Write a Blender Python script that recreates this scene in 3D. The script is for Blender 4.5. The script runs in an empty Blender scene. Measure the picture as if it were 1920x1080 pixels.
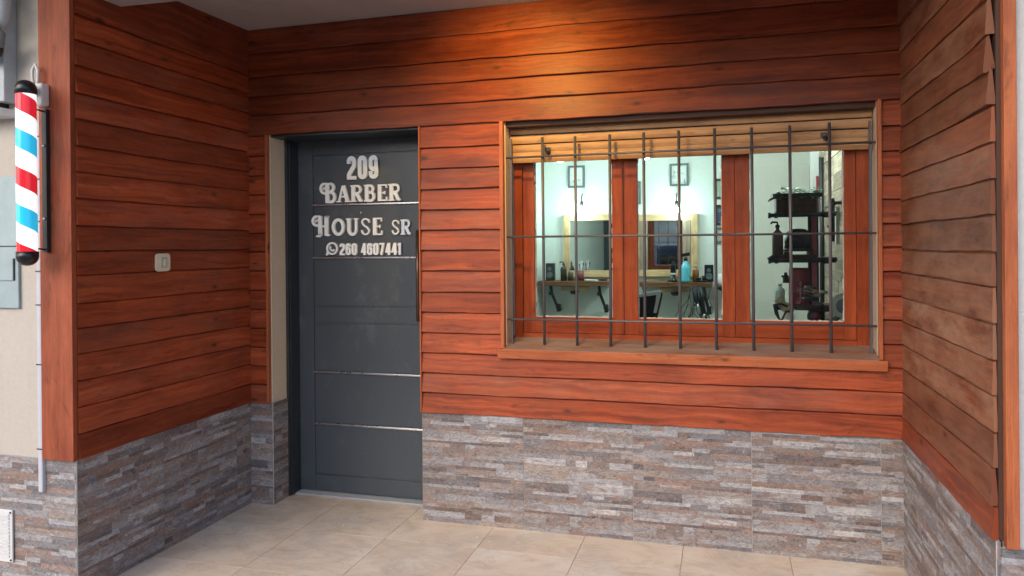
import bpy, math, random
from mathutils import Vector, Matrix
R = math.radians
C = bpy.context.scene.collection
scene = bpy.context.scene

# ------------------------------------------------------------------ camera
cam_d = bpy.data.cameras.new('camera'); cam = bpy.data.objects.new('camera', cam_d); C.objects.link(cam)
scene.camera = cam
cam_d.sensor_width = 36; cam_d.lens = 1394.5/1920*36; cam_d.shift_y = -(540-464.1)/1920
cam_d.clip_end = 500; cam_d.clip_start = 0.05
_p, _r, _y = -.0019, -.0086, .2776
_F = Vector((-math.sin(_y)*math.cos(_p), math.cos(_y)*math.cos(_p), math.sin(_p)))
_R0 = Vector((math.cos(_y), math.sin(_y), 0)); _U0 = _R0.cross(_F)
_Rt = math.cos(_r)*_R0 + math.sin(_r)*_U0; _U = -math.sin(_r)*_R0 + math.cos(_r)*_U0
M = Matrix((( _Rt.x, _U.x, -_F.x, 2.4918), (_Rt.y, _U.y, -_F.y, -3.5072), (_Rt.z, _U.z, -_F.z, 1.3848), (0,0,0,1)))
cam.matrix_world = M

# ------------------------------------------------------------------ light
SUN_EL, SUN_AZ = 32, 205          # overcast: a very soft sun in front of the shop
w = bpy.data.worlds.new('World'); scene.world = w; w.use_nodes = True
nt = w.node_tree
bg = nt.nodes['Background']; sky = nt.nodes.new('ShaderNodeTexSky')
sky.sky_type = 'NISHITA'; sky.sun_disc = False; sky.sun_elevation = R(SUN_EL); sky.sun_rotation = R(SUN_AZ)
sky.air_density = 1.0; sky.dust_density = 2.0; sky.ozone_density = 1.0
nt.links.new(sky.outputs[0], bg.inputs[0]); bg.inputs[1].default_value = 0.125
sd = bpy.data.lights.new('sun', 'SUN'); sd.energy = 0.5; sd.angle = R(60); sd.color = (1, .98, .95)
so = bpy.data.objects.new('sun', sd); C.objects.link(so)
_d = Vector((math.sin(R(SUN_AZ))*math.cos(R(SUN_EL)), math.cos(R(SUN_AZ))*math.cos(R(SUN_EL)), math.sin(R(SUN_EL))))
so.rotation_euler = _d.to_track_quat('Z', 'Y').to_euler(); so.location = (0, -10, 10)
scene.view_settings.view_transform = 'Standard'; scene.view_settings.look = 'None'
scene.view_settings.gamma = 1; scene.view_settings.exposure = 1.3
scene.cycles.max_bounces = 8; scene.cycles.diffuse_bounces = 4

# ------------------------------------------------------------------ helpers
def tag(o, label=None, cat=None, group=None, kind=None):
    if label: o['label'] = label
    if cat: o['category'] = cat
    if group: o['group'] = group
    if kind: o['kind'] = kind
    return o
def thing(name, loc, label, cat, group=None):
    o = bpy.data.objects.new(name, None); C.objects.link(o); o.location = loc
    o.empty_display_size = .1
    return tag(o, label, cat, group)
def root_loc(o):
    v = Vector((0,0,0))
    while o is not None: v += o.location; o = o.parent
    return v
class MB:
    def __init__(s): s.v=[]; s.f=[]; s.uv=[]; s.col=[]; s.sm=[]
    def face(s, pts, uv=None, col=(1,1,1), smooth=False):
        b=len(s.v); s.v += [Vector(p) for p in pts]; s.f.append(list(range(b,b+len(pts))))
        s.uv.append(uv or [(0,0)]*len(pts)); s.col.append(col); s.sm.append(smooth)
    def idx(s, ids, uv=None, col=(1,1,1), smooth=False):
        s.f.append(ids); s.uv.append(uv or [(0,0)]*len(ids)); s.col.append(col); s.sm.append(smooth)
    def box(s, a, b, col=(1,1,1)):
        x0,y0,z0=[min(p,q) for p,q in zip(a,b)]; x1,y1,z1=[max(p,q) for p,q in zip(a,b)]
        k=len(s.v); s.v += [Vector(p) for p in ((x0,y0,z0),(x1,y0,z0),(x1,y1,z0),(x0,y1,z0),(x0,y0,z1),(x1,y0,z1),(x1,y1,z1),(x0,y1,z1))]
        for q,ax in (((0,3,2,1),2),((4,5,6,7),2),((0,1,5,4),1),((2,3,7,6),1),((1,2,6,5),0),((3,0,4,7),0)):
            pts=[s.v[k+i] for i in q]
            uv=[((p.y,p.z) if ax==0 else (p.x,p.z) if ax==1 else (p.x,p.y)) for p in pts]
            s.idx([k+i for i in q], uv, col)
        return s
    def obox(s, c, ax, ay, az, h, col=(1,1,1)):   # oriented box
        c=Vector(c); ax=Vector(ax).normalized(); ay=Vector(ay).normalized(); az=Vector(az).normalized(); k=len(s.v)
        for sx,sy,sz in ((-1,-1,-1),(1,-1,-1),(1,1,-1),(-1,1,-1),(-1,-1,1),(1,-1,1),(1,1,1),(-1,1,1)):
            s.v.append(c+ax*sx*h[0]+ay*sy*h[1]+az*sz*h[2])
        for q in ((0,3,2,1),(4,5,6,7),(0,1,5,4),(2,3,7,6),(1,2,6,5),(3,0,4,7)): s.idx([k+i for i in q],None,col)
        return s
    def ring_surf(s, rings, cap=True, col=(1,1,1), smooth=True, closed=True):
        k=len(s.v); n=len(rings[0])
        for r in rings: s.v += [Vector(p) for p in r]
        for i in range(len(rings)-1):
            for j in range(n if closed else n-1):
                a=k+i*n+j; b=k+i*n+(j+1)%n
                s.idx([a,b,b+n,a+n],[(j/n,i),((j+1)/n,i),((j+1)/n,i+1),(j/n,i+1)],col,smooth)
        if cap:
            s.idx([k+j for j in reversed(range(n))],None,col); s.idx([k+(len(rings)-1)*n+j for j in range(n)],None,col)
        return s
    def tube(s, pts, r, n=10, col=(1,1,1), cap=True):
        pts=[Vector(p) for p in pts]; rr = r if isinstance(r,(list,tuple)) else [r]*len(pts)
        rings=[]; up=None
        for i,p in enumerate(pts):
            t=(pts[min(i+1,len(pts)-1)]-pts[max(i-1,0)]).normalized()
            if up is None:
                up = Vector((0,0,1)) if abs(t.z)<.9 else Vector((0,1,0))
            a=t.cross(up).normalized(); b=a.cross(t).normalized(); up=b
            rings.append([p+(a*math.cos(2*math.pi*j/n)+b*math.sin(2*math.pi*j/n))*rr[i] for j in range(n)])
        return s.ring_surf(rings,cap,col)
    def lathe(s, prof, c, n=20, col=(1,1,1), axis='z', cap=True):
        c=Vector(c); rings=[]
        for r,h in prof:
            ring=[]
            for j in range(n):
                a=2*math.pi*j/n
                q=(r*math.cos(a),r*math.sin(a),h)
                if axis=='y': q=(q[0],-q[2],q[1])
                if axis=='x': q=(q[2],q[0],q[1])
                ring.append(c+Vector(q))
            rings.append(ring)
        return s.ring_surf(rings,cap,col)
    def prism_y(s, poly, y0, y1, col=(1,1,1)):   # polygon in xz, extruded along y (y0 front)
        n=len(poly); k=len(s.v)
        s.v += [Vector((x,y0,z)) for x,z in poly]+[Vector((x,y1,z)) for x,z in poly]
        s.idx(list(range(k,k+n)),[(x,z) for x,z in poly],col); s.idx([k+n+i for i in reversed(range(n))],None,col)
        for i in range(n):
            j=(i+1)%n; s.idx([k+i,k+n+i,k+n+j,k+j],None,col)
        return s
    def prism_x(s, poly, x0, x1, col=(1,1,1)):   # polygon in yz
        n=len(poly); k=len(s.v)
        s.v += [Vector((x0,y,z)) for y,z in poly]+[Vector((x1,y,z)) for y,z in poly]
        s.idx(list(range(k,k+n)),[(y,z) for y,z in poly],col); s.idx([k+n+i for i in reversed(range(n))],[(y,z) for y,z in reversed(poly)],col)
        for i in range(n):
            j=(i+1)%n; s.idx([k+i,k+n+i,k+n+j,k+j],[poly[i],poly[i],poly[j],poly[j]],col)
        return s
    def build(s, name, mat, parent=None, bevel=0, origin=None):
        L = root_loc(parent) if parent else (Vector(origin) if origin else Vector((0,0,0)))
        me=bpy.data.meshes.new(name); me.from_pydata([tuple(v-L) for v in s.v],[],s.f)
        me.uv_layers.new(name='UVMap'); me.color_attributes.new('tint','FLOAT_COLOR','CORNER')
        uvf=[]; cf=[]
        for uv,c in zip(s.uv,s.col):
            for q in uv: uvf += [q[0],q[1]]; cf += [c[0],c[1],c[2],1.0]
        me.uv_layers['UVMap'].data.foreach_set('uv',uvf); me.color_attributes['tint'].data.foreach_set('color',cf)
        me.polygons.foreach_set('use_smooth',[bool(q) for q in s.sm])
        me.materials.append(mat); me.update()
        o=bpy.data.objects.new(name,me); C.objects.link(o)
        if parent: o.parent=parent
        else: o.location=L
        if bevel:
            m=o.modifiers.new('bevel','BEVEL'); m.width=bevel; m.segments=2; m.limit_method='ANGLE'
        return o

# ------------------------------------------------------------------ materials
class N:
    def __init__(s, name):
        s.m=bpy.data.materials.new(name); s.m.use_nodes=True; s.t=s.m.node_tree; s.b=s.t.nodes['Principled BSDF']
    def n(s, kind, **k):
        o=s.t.nodes.new(kind)
        for a,v in k.items():
            if a in ('ins',):
                for kk,vv in v.items():
                    if hasattr(vv,'is_output') or isinstance(vv,bpy.types.NodeSocket): s.t.links.new(vv,o.inputs[kk])
                    else: o.inputs[kk].default_value=vv
            else: setattr(o,a,v)
        return o
    def l(s,a,b): s.t.links.new(a,b)
    def math(s,op,a,b=0.0,c=None,clamp=False):
        ins={0:a,1:b}
        if c is not None: ins[2]=c
        return s.n('ShaderNodeMath',operation=op,use_clamp=clamp,ins=ins).outputs[0]
    def mix(s,f,a,b,bt='MIX'):
        o=s.n('ShaderNodeMix',data_type='RGBA',blend_type=bt)
        for k,v in ((0,f),(6,a),(7,b)):
            if isinstance(v,bpy.types.NodeSocket): s.l(v,o.inputs[k])
            else: o.inputs[k].default_value=v if k==0 else (*v[:3],1)
        return o.outputs[2]
    def ramp(s,f,st):
        o=s.n('ShaderNodeValToRGB'); e=o.color_ramp.elements
        while len(e)<len(st): e.new(.5)
        for k,(p,c) in zip(e,st): k.position=p; k.color=(*c,1) if len(c)==3 else c
        s.l(f,o.inputs[0]); return o.outputs[0]
    def noise(s,vec,scale,detail=4,rough=.55,dist=0):
        return s.n('ShaderNodeTexNoise',ins={'Vector':vec,'Scale':scale,'Detail':detail,'Roughness':rough,'Distortion':dist}).outputs[0]
    def pos(s): return s.n('ShaderNodeNewGeometry').outputs['Position']
    def uv(s): return s.n('ShaderNodeUVMap',uv_map='UVMap').outputs[0]
    def col(s): return s.n('ShaderNodeVertexColor',layer_name='tint').outputs[0]
    def mapv(s,v,sc=(1,1,1),loc=(0,0,0)): return s.n('ShaderNodeMapping',ins={'Vector':v,'Scale':sc,'Location':loc}).outputs[0]
    def bump(s,h,st=.3,d=.01):
        o=s.n('ShaderNodeBump',ins={'Strength':st,'Distance':d,'Height':h}); s.l(o.outputs[0],s.b.inputs['Normal'])
    def base(s,c):
        if isinstance(c,bpy.types.NodeSocket): s.l(c,s.b.inputs['Base Color'])
        else: s.b.inputs['Base Color'].default_value=(*c,1)
    def rough(s,r):
        if isinstance(r,bpy.types.NodeSocket): s.l(r,s.b.inputs['Roughness'])
        else: s.b.inputs['Roughness'].default_value=r

def wood(name, dark, light, knot=(.05,.018,.01), weather=0.0, rough=.42, weather_col=(.3,.22,.17)):
    n=N(name); uv=n.uv(); t=n.n('ShaderNodeSeparateColor',ins={0:n.col()})
    rnd,lgt,wth=t.outputs[0],t.outputs[1],t.outputs[2]
    sx=n.n('ShaderNodeSeparateXYZ',ins={0:uv})
    vec=n.n('ShaderNodeCombineXYZ',ins={0:sx.outputs[0],1:n.math('ADD',sx.outputs[1],n.math('MULTIPLY',rnd,7.0)),2:n.math('MULTIPLY',rnd,31.0)}).outputs[0]
    # wavy grain lines
    warp=n.noise(n.mapv(vec,(2.2,5,1)),1.6,3)
    g=n.n('ShaderNodeCombineXYZ',ins={0:n.math('MULTIPLY',sx.outputs[0],1.3),1:n.math('ADD',n.math('MULTIPLY',n.math('ADD',sx.outputs[1],n.math('MULTIPLY',rnd,7.0)),46.0),n.math('MULTIPLY',warp,3.2)),2:n.math('MULTIPLY',rnd,31.0)}).outputs[0]
    grain=n.noise(g,1.0,5,.6)
    fine=n.noise(n.mapv(vec,(9,300,3)),1.0,3,.6)
    blotch=n.noise(n.mapv(vec,(3.1,9,3)),1.0,4,.6)
    c=n.ramp(grain,[(.30,dark),(.5,tuple((a+b)/2 for a,b in zip(dark,light))),(.68,light)])
    c=n.mix(n.ramp(fine,[(.42,(.0,)*3),(.62,(.26,)*3)]),c,tuple(x*.45 for x in dark))
    c=n.mix(1.0,c,n.ramp(blotch,[(.3,(.66,.62,.64)),(.52,(.97,.97,.97)),(.75,(1.15,1.1,1.0))]),'MULTIPLY')
    saw=n.noise(n.mapv(vec,(150,5,3)),1.0,3,.6)
    c=n.mix(n.ramp(saw,[(.45,(0,0,0)),(.62,(.14,)*3)]),c,dark)
    # dark scars and mildew stains
    stain=n.ramp(n.noise(n.mapv(vec,(5.0,17,3)),1.0,7,.75,.5),[(.56,(0,0,0)),(.70,(.62,)*3)])
    c=n.mix(stain,c,tuple(x*.9 for x in knot))
    # knots
    vo=n.n('ShaderNodeTexVoronoi',feature='F1',voronoi_dimensions='2D',ins={'Vector':n.mapv(vec,(2.9,6.8,1)),'Scale':1.0,'Randomness':1.0})
    vc=n.n('ShaderNodeSeparateColor',ins={0:vo.outputs['Color']}).outputs[0]
    dd=n.math('ADD',n.math('ADD',vo.outputs['Distance'],n.math('MULTIPLY',vc,.16)),n.math('MULTIPLY',n.noise(n.mapv(vec,(30,60,1)),1.0,2),.05))
    c=n.mix(n.ramp(dd,[(.06,(.95,)*3),(.085,(.55,)*3),(.14,(0,0,0))]),c,knot)
    # weathering
    wn=n.noise(n.mapv(vec,(4,13,2)),1.0,6,.7)
    wf=n.math('MULTIPLY',n.ramp(wn,[(.36,(0,0,0)),(.66,(1,1,1))]),wth)
    c=n.mix(wf,c,weather_col)
    lg=n.n('ShaderNodeCombineColor',ins={0:lgt,1:lgt,2:lgt}).outputs[0]
    c=n.mix(1.0,c,n.mix(1.0,lg,(2,2,2),'MULTIPLY'),'MULTIPLY')
    n.base(c); n.rough(n.math('ADD',n.math('MULTIPLY',grain,.25),rough-.1)); n.b.inputs['Specular IOR Level'].default_value=.22
    n.bump(n.math('ADD',n.math('MULTIPLY',grain,.7),n.math('MULTIPLY',fine,.4)),.35,.004)
    return n.m
def plain(name, c, rough=.5, metal=0, var=.12, scale=20, bump=.1, emit=None, spec=.5):
    n=N(name); p=n.n('ShaderNodeTexCoord').outputs['Object']
    no=n.noise(p,scale,4)
    n.base(n.mix(no,tuple(x*(1-var) for x in c),tuple(min(1,x*(1+var)) for x in c)))
    n.rough(n.math('ADD',n.math('MULTIPLY',no,.15),rough-.07)); n.b.inputs['Metallic'].default_value=metal
    n.b.inputs['Specular IOR Level'].default_value=spec
    if bump: n.bump(no,bump,.002)
    if emit: n.b.inputs['Emission Color'].default_value=(*emit[:3],1); n.b.inputs['Emission Strength'].default_value=emit[3]
    return n.m
def tinted(name, rough=.5, metal=0, scale=60, var=.25):
    n=N(name); c=n.col(); no=n.noise(n.pos(),scale,4)
    n.base(n.mix(1.0,c,n.ramp(no,[(.3,(1-var,)*3),(.7,(1+var*.4,)*3)]),'MULTIPLY')); n.rough(rough); n.b.inputs['Metallic'].default_value=metal
    return n.m
def plaster(name, c, scale=45, grime=.25):
    n=N(name); p=n.pos()
    big=n.noise(p,1.7,5,.6); sm=n.noise(p,scale,6,.7); st=n.noise(n.mapv(p,(7,7,.9)),1.0,5,.6)
    k=n.mix(big,tuple(x*(1-grime*.6) for x in c),c)
    k=n.mix(n.ramp(st,[(.52,(0,0,0)),(.8,(grime,)*3)]),k,tuple(x*.55 for x in c))
    k=n.mix(1.0,k,n.ramp(sm,[(.3,(.93,)*3),(.7,(1.03,)*3)]),'MULTIPLY')
    n.base(k); n.rough(.85); n.bump(sm,.35,.006); return n.m

WOOD   = wood('stained_wood',(.19,.031,.012),(.42,.086,.027))
WOODR  = wood('weathered_wood',(.165,.046,.023),(.31,.102,.047),weather_col=(.42,.24,.15),rough=.62)
TRIM   = wood('trim_wood',(.33,.085,.032),(.47,.15,.065),rough=.45)
BLIND  = wood('blind_wood',(.42,.22,.10),(.60,.36,.19),knot=(.2,.09,.04),rough=.5)
FRAMEW = wood('window_frame_wood',(.26,.042,.012),(.38,.080,.021),knot=(.16,.03,.012),rough=.38)
PALLET = wood('pallet_wood',(.30,.23,.165),(.55,.45,.34),knot=(.12,.07,.04),rough=.75)
LIGHTW = wood('pine_wood',(.50,.34,.17),(.72,.54,.32),knot=(.3,.17,.08),rough=.5)
SHELFW = wood('shelf_wood',(.10,.045,.02),(.24,.12,.06),rough=.5)
CREAM  = plaster('cream_plaster',(.54,.48,.42))
WHITE  = plaster('white_plaster',(.64,.635,.62))
WHITEI = plaster('white_interior_paint',(.72,.71,.68))
CEILM  = plaster('ceiling_paint',(.46,.40,.38),30,.3)
MINT   = plaster('mint_interior_paint',(.66,.72,.685),60,.05)
GREYW  = plaster('grey_interior_paint',(.66,.65,.59),60,.08)
BLACK  = plain('black_metal',(.018,.018,.02),.45,.0)
BLACKP = plain('black_plastic',(.012,.012,.014),.3)
def steel_bar():
    n=N('grey_painted_bar'); p=n.pos(); no=n.noise(p,55,5,.65)
    n.base(n.mix(n.ramp(no,[(.55,(0,0,0)),(.75,(.6,)*3)]),(.115,.108,.118),(.15,.10,.08))); n.rough(.45); n.b.inputs['Metallic'].default_value=.35; n.bump(no,.2,.002); return n.m
BAR=steel_bar()
CHROME = plain('brushed_aluminium',(.62,.62,.64),.28,1,.06)
LETTER = plain('pale_grey_lettering',(.93,.95,.97),.45,0,.06,bump=0)
PLASTW = plain('white_plastic',(.62,.62,.62),.4,0,.06)
IVORY  = plain('ivory_plastic',(.78,.68,.50),.35,0,.05)
CONDU  = plain('grey_conduit',(.50,.50,.56),.45,0,.08)
GALV   = plain('galvanised_sheet',(.30,.37,.40),.5,.35,.28,9,.2)
GREYBOX= plain('grey_cabinet_paint',(.42,.45,.48),.55,0,.15)
CABLE  = plain('grey_cable',(.16,.17,.18),.5)
def door_paint(name='charcoal_door_paint', k=1.0):
    n=N(name); p=n.pos()
    big=n.noise(n.mapv(p,(2,2,1.2)),1.0,5,.6); sm=n.noise(n.mapv(p,(30,30,8)),1.0,4,.7)
    c=n.mix(big,tuple(x*k for x in (.048,.059,.072)),tuple(x*k for x in (.074,.088,.106)))
    dust=n.ramp(n.noise(n.mapv(p,(6,6,4)),1.0,8,.78),[(.52,(0,0,0)),(.74,(.5,)*3)])
    c=n.mix(dust,c,tuple(x*k for x in (.15,.17,.185)))
    scuff=n.ramp(n.noise(n.mapv(p,(22,22,3)),1.0,5,.7,.5),[(.66,(0,0,0)),(.72,(.5,)*3)])
    c=n.mix(scuff,c,(.02,.02,.022))
    n.base(c); n.rough(n.math('ADD',n.math('MULTIPLY',sm,.2),.32)); n.bump(big,.25,.02); return n.m
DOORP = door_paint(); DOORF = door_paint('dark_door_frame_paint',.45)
def stone():
    n=N('ledgestone_tile'); uv=n.uv(); c=n.col()
    v=n.mapv(uv,(1,1,1)); 
    a=n.noise(n.mapv(uv,(24,44,1)),1.0,7,.74,2.2); b=n.noise(n.mapv(uv,(11,34,1),(3,7,0)),1.0,5,.65,1.0); f=n.noise(n.mapv(uv,(160,260,1)),1.0,3,.7)
    k=n.mix(1.0,c,n.ramp(a,[(.32,(.30,.27,.29)),(.44,(.78,.75,.76)),(.55,(1.05,1.02,1.0)),(.66,(1.30,1.26,1.22)),(.8,(1.6,1.58,1.5))]),'MULTIPLY')
    k=n.mix(n.ramp(b,[(.53,(0,0,0)),(.64,(.7,)*3)]),k,(.25,.155,.125))
    k=n.mix(n.ramp(n.noise(n.mapv(uv,(16,34,1),(9,1,0)),1.0,6,.75,2.2),[(.58,(0,0,0)),(.66,(.75,)*3)]),k,(.42,.43,.45))
    k=n.mix(n.ramp(n.noise(n.mapv(uv,(26,60,1),(1,4,0)),1.0,6,.75,2.0),[(.60,(0,0,0)),(.65,(.8,)*3)]),k,(.07,.058,.06))
    k=n.mix(1.0,k,n.ramp(f,[(.3,(.8,)*3),(.7,(1.12,)*3)]),'MULTIPLY')
    n.base(k); n.rough(.5); n.bump(n.math('ADD',a,n.math('MULTIPLY',f,.3)),.3,.003); return n.m
STONE=stone()
GROUT=plain('pale_grout',(.42,.42,.41),.8,0,.12,40)
def floor_mat():
    n=N('beige_marble_tile'); uv=n.uv(); t=n.col()
    p=n.n('ShaderNodeVectorMath',operation='ADD',ins={0:uv,1:n.n('ShaderNodeVectorMath',operation='MULTIPLY',ins={0:t,1:(17,31,5)}).outputs[0]}).outputs[0]
    a=n.noise(n.mapv(p,(2.6,2.2,1)),1.0,4,.55,.3); b=n.noise(n.mapv(p,(5,8,1),(4,4,0)),1.0,4,.6,.5); s=n.noise(n.pos(),2.2,5,.7)
    c=n.ramp(a,[(.3,(.64,.52,.41)),(.5,(.72,.61,.50)),(.7,(.77,.70,.61))])
    c=n.mix(n.ramp(b,[(.5,(0,0,0)),(.72,(.42,)*3)]),c,(.44,.31,.225))
    vein=n.math('ABSOLUTE',n.math('SUBTRACT',n.noise(n.mapv(p,(3,4.5,1),(8,2,0)),1.0,6,.65,1.2),.5))
    c=n.mix(n.ramp(vein,[(0,(.22,)*3),(.025,(0,0,0))]),c,(.36,.24,.17))
    c=n.mix(n.ramp(s,[(.48,(0,0,0)),(.70,(.55,)*3)]),c,(.40,.375,.355))
    n.base(c); n.rough(n.math('ADD',n.math('MULTIPLY',s,.25),.11)); return n.m
FLOOR=floor_mat()
def glass(name,tint=(.93,.97,.96)):
    n=N(name); out=n.t.nodes['Material Output']; n.t.nodes.remove(n.b)
    tr=n.n('ShaderNodeBsdfTransparent'); tr.inputs[0].default_value=(*tint,1)
    gl=n.n('ShaderNodeBsdfGlossy'); gl.inputs['Roughness'].default_value=.0
    fr=n.n('ShaderNodeFresnel',ins={'IOR':1.5})
    mx=n.n('ShaderNodeMixShader'); n.l(fr.outputs[0],mx.inputs[0]); n.l(tr.outputs[0],mx.inputs[1]); n.l(gl.outputs[0],mx.inputs[2]); n.l(mx.outputs[0],out.inputs[0]); return n.m
GLASS=glass('window_glass')
def mirror():
    n=N('mirror_glass'); n.base((.80,.86,.86)); n.b.inputs['Metallic'].default_value=1; n.b.inputs['Roughness'].default_value=.02; return n.m
MIRROR=mirror()
def emis(name,c,s):
    n=N(name); n.base(c); n.b.inputs['Emission Color'].default_value=(*c,1); n.b.inputs['Emission Strength'].default_value=s; return n.m
BULBM=emis('glowing_bulb',(.9,1,1),12)
def asphalt(name,c=(.05,.05,.052)):
    n=N(name); p=n.pos(); a=n.noise(p,60,5,.7); b=n.noise(p,.8,4)
    n.base(n.mix(1.0,n.mix(b,tuple(x*.8 for x in c),tuple(x*1.3 for x in c)),n.ramp(a,[(.3,(.7,)*3),(.7,(1.3,)*3)]),'MULTIPLY')); n.rough(.85); n.bump(a,.5,.01); return n.m
ROADM=asphalt('asphalt'); PAVEM=asphalt('concrete_paving',(.33,.31,.29))

# ------------------------------------------------------------------ ground
W, D = 3.228, -1.135          # porch width; y of the street facade
def sheet(name, x0,x1,y0,y1,z,mat):
    m=MB(); m.face([(x0,y0,z),(x1,y0,z),(x1,y1,z),(x0,y1,z)],[(x0,y0),(x1,y0),(x1,y1),(x0,y1)])
    return tag(m.build(name,mat),kind='structure')
sheet('ground',-150,150,-150,150,-.17,PAVEM)
sheet('road',-60,60,-11.5,-4.9,-.16,ROADM)
m=MB(); m.box((-40,-4.8,-.165),(40,D-.02,-.006)); tag(m.build('pavement',PAVEM),kind='structure')
m=MB(); m.box((-40,-4.92,-.165),(40,-4.8,-.002)); tag(m.build('kerb',GROUT),kind='structure')
# porch floor tiles, beige marble look with thin joints
rng=random.Random(5); m=MB(); P=.457
xs=[-.45+.0+i*P for i in range(-1,11)]; ys=[.18-i*P for i in range(-1,8)]
m.box((-.6,-1.7,-.05),(3.6,.32,-.0035),(.4,.3,.4))
tag(m.build('porch_floor_bed',plain('floor_grout',(.36,.29,.23),.8)),kind='structure')
m=MB()
for x in xs:
    for y in ys:
        x0,x1,y0,y1=x+.012,x+.012+P-.0025,y-P+.0025,y
        x0,x1=max(x0,-.6),min(x1,3.6); y0,y1=max(y0,-1.7),min(y1,.32)
        if x1-x0<.02 or y1-y0<.02: continue
        c=(rng.random(),rng.random(),rng.random())
        m.box((x0,y0,-.03),(x1,y1,0),c)
tag(m.build('porch_floor',FLOOR),kind='structure')

# ------------------------------------------------------------------ the shop building
shop=thing('barber_shop',(W/2,0,0),'red stained wood clad barber shop front with stone tile base, grey door and barred window','building')
FT=.27                                    # front wall thickness
X0,X1=1.015,1.458                         # door right edge, window left edge
def part(mb,name,mat,parent=None,bevel=0): return mb.build(name,mat,parent or shop,bevel)
# masonry core of the recessed front (behind the cladding)
m=MB()
m.box((-.0,.004,0),(.138,.31,3.0)); m.box((X0,.004,0),(1.462,.31,3.0)); m.box((3.126,.004,0),(3.5,.31,3.0))
m.box((1.4635,.005,0),(3.1245,.309,.872)); m.box((1.4635,.005,2.0),(3.1245,.309,3.0)); m.box((.1395,.005,2.0),(1.0135,.309,3.0))
part(m,'front_wall',plaster('cream_reveal_plaster',(.74,.59,.44)))
# left and right porch cheeks plus street facade
m=MB(); m.box((-.30,D+.2,0),(-.003,5.2,3.4)); m.box((-3.2,D+.004,-.1),(-.003,D+.2,3.4)); part(m,'facade_wall',CREAM)
m=MB(); m.box((W+.0105,D+.2,0),(3.50,.003,3.4)); m.box((W+.0105,D+.006,-.1),(7,D+.2,3.4)); part(m,'facade_wall',WHITE)
# porch ceiling with sloping haunch to the street beam
m=MB(); m.prism_x([(D+.001,2.424),(-.901,2.424),(-.545,2.56),(.3,2.575),(.3,3.39),(D+.001,3.39)],-.003,W+.004)
part(m,'porch_ceiling',CEILM)
m=MB(); m.box((-3.2,D-.95,2.80),(7,D-.0,3.0)); m.box((-3.2,D-.0,3.4),(7,5.3,3.6)); part(m,'roof_slab',CEILM)
# interior shell
m=MB(); m.box((-.3,5.0,0),(2.56,5.2,2.9)); part(m,'interior_wall',MINT)
m=MB(); m.box((2.561,5.0,0),(3.6,5.2,2.9)); part(m,'interior_wall',GREYW)
m=MB(); m.box((.30,.312,0),(.44,4.999,2.9)); part(m,'interior_wall',MINT)
m=MB(); m.box((.441,.3125,0),(1.462,.33,2.9)); m.box((1.463,.3125,0),(3.13,.33,.9)); m.box((3.1305,.3125,0),(3.399,.33,2.9)); m.box((1.463,.3125,2.01),(3.13,.33,2.9))
part(m,'interior_wall',plain('slate_painted_shade',(.07,.085,.095),.7))  # dark colour stands in for shade on the bulb-lit wall the mirrors reflect
m=MB(); m.box((3.40,.33,0),(3.60,4.999,2.9)); part(m,'interior_wall',GREYW)
m=MB(); m.box((-.3,.312,2.78),(3.6,5.2,2.9)); part(m,'interior_ceiling',WHITEI)
m=MB(); m.box((.44,.312,-.05),(3.4,5.0,.0)); part(m,'interior_floor',plain('grey_floor_tile',(.30,.28,.25),.4))

# ---- clapboards
rng=random.Random(11)
def siding(rows, org, du, dn, u0, u1, flip=False, tint=(.36,.66), wth=(0,.16), warp=None, seg=.06, uoff=0, ends=None, lip0=.021):
    """lap boards: org + du*u + dn*out, z given per row (zb, zt)."""
    m=MB(); du=Vector(du); dn=Vector(dn); org=Vector(org)
    for ri,(zb,zt) in enumerate(rows):
        r=rng.random(); col=(r, rng.uniform(*tint), rng.uniform(*wth))
        a,b=(ends(ri) if ends else (u0,u1))
        n=max(2,int(abs(b-a)/seg)); ph=rng.random()*6; lip=lip0+rng.uniform(-.003,.003)
        prev=None
        for i in range(n+1):
            u=a+(b-a)*i/n
            dz=.0016*math.sin(u*7+ph)+.0011*math.sin(u*23+ph*3)+rng.uniform(-.0006,.0006)
            do=.0012*math.sin(u*5+ph*2)
            wo,wz=(warp(ri,u) if warp else (0,0))
            def P_(out,z): return org+du*u+dn*(out)+Vector((0,0,z))
            ld_=lip+do+wo
            sec=[(P_(.0025+wo*.6,zt+.012),zt+.012),(P_(.0025+wo*.6,zt-.006),zt-.006),(P_(.010+wo*.6,zt-.0075),zt-.0075),(P_(ld_,zb+dz+.002+wz),zb),(P_(ld_-.001,zb+dz+wz),zb),(P_(ld_-.008,zb+dz+wz),zb-.008),(P_(.0026+wo*.8,zb+dz+.001+wz),zb-.02)]
            if prev:
                pu,ps=prev
                for k in range(6):
                    q=[ps[k][0],sec[k][0],sec[k+1][0],ps[k+1][0]]; uvq=[(pu,ps[k][1]),(u,sec[k][1]),(u,sec[k+1][1]),(pu,ps[k+1][1])]
                    if flip: q.reverse(); uvq.reverse()
                    m.face(q,[(x+uoff,y) for x,y in uvq],col)
            if i in (0,n):
                back=[org+du*u+Vector((0,0,zt+.012)),org+du*u+Vector((0,0,zb))]
                pts=[s[0] for s in sec]
                pts=pts[1:6]+[back[1]]; m.face(pts if (i==0)==flip else pts[::-1],[(u,zb)]*6,(r,col[1]*.9,col[2]))
            prev=(u,sec)
    return m
Z=[.55,.652,.752,.853,.955,1.058,1.16,1.265,1.368,1.47,1.572,1.676,1.78,1.885,1.995]
rows_low=[(Z[i],Z[i+1]) for i in range(14)]
Zt=[1.995,2.104,2.207,2.312,2.44,2.572]
rows_top=[(Zt[i],Zt[i+1]) for i in range(5)]
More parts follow.
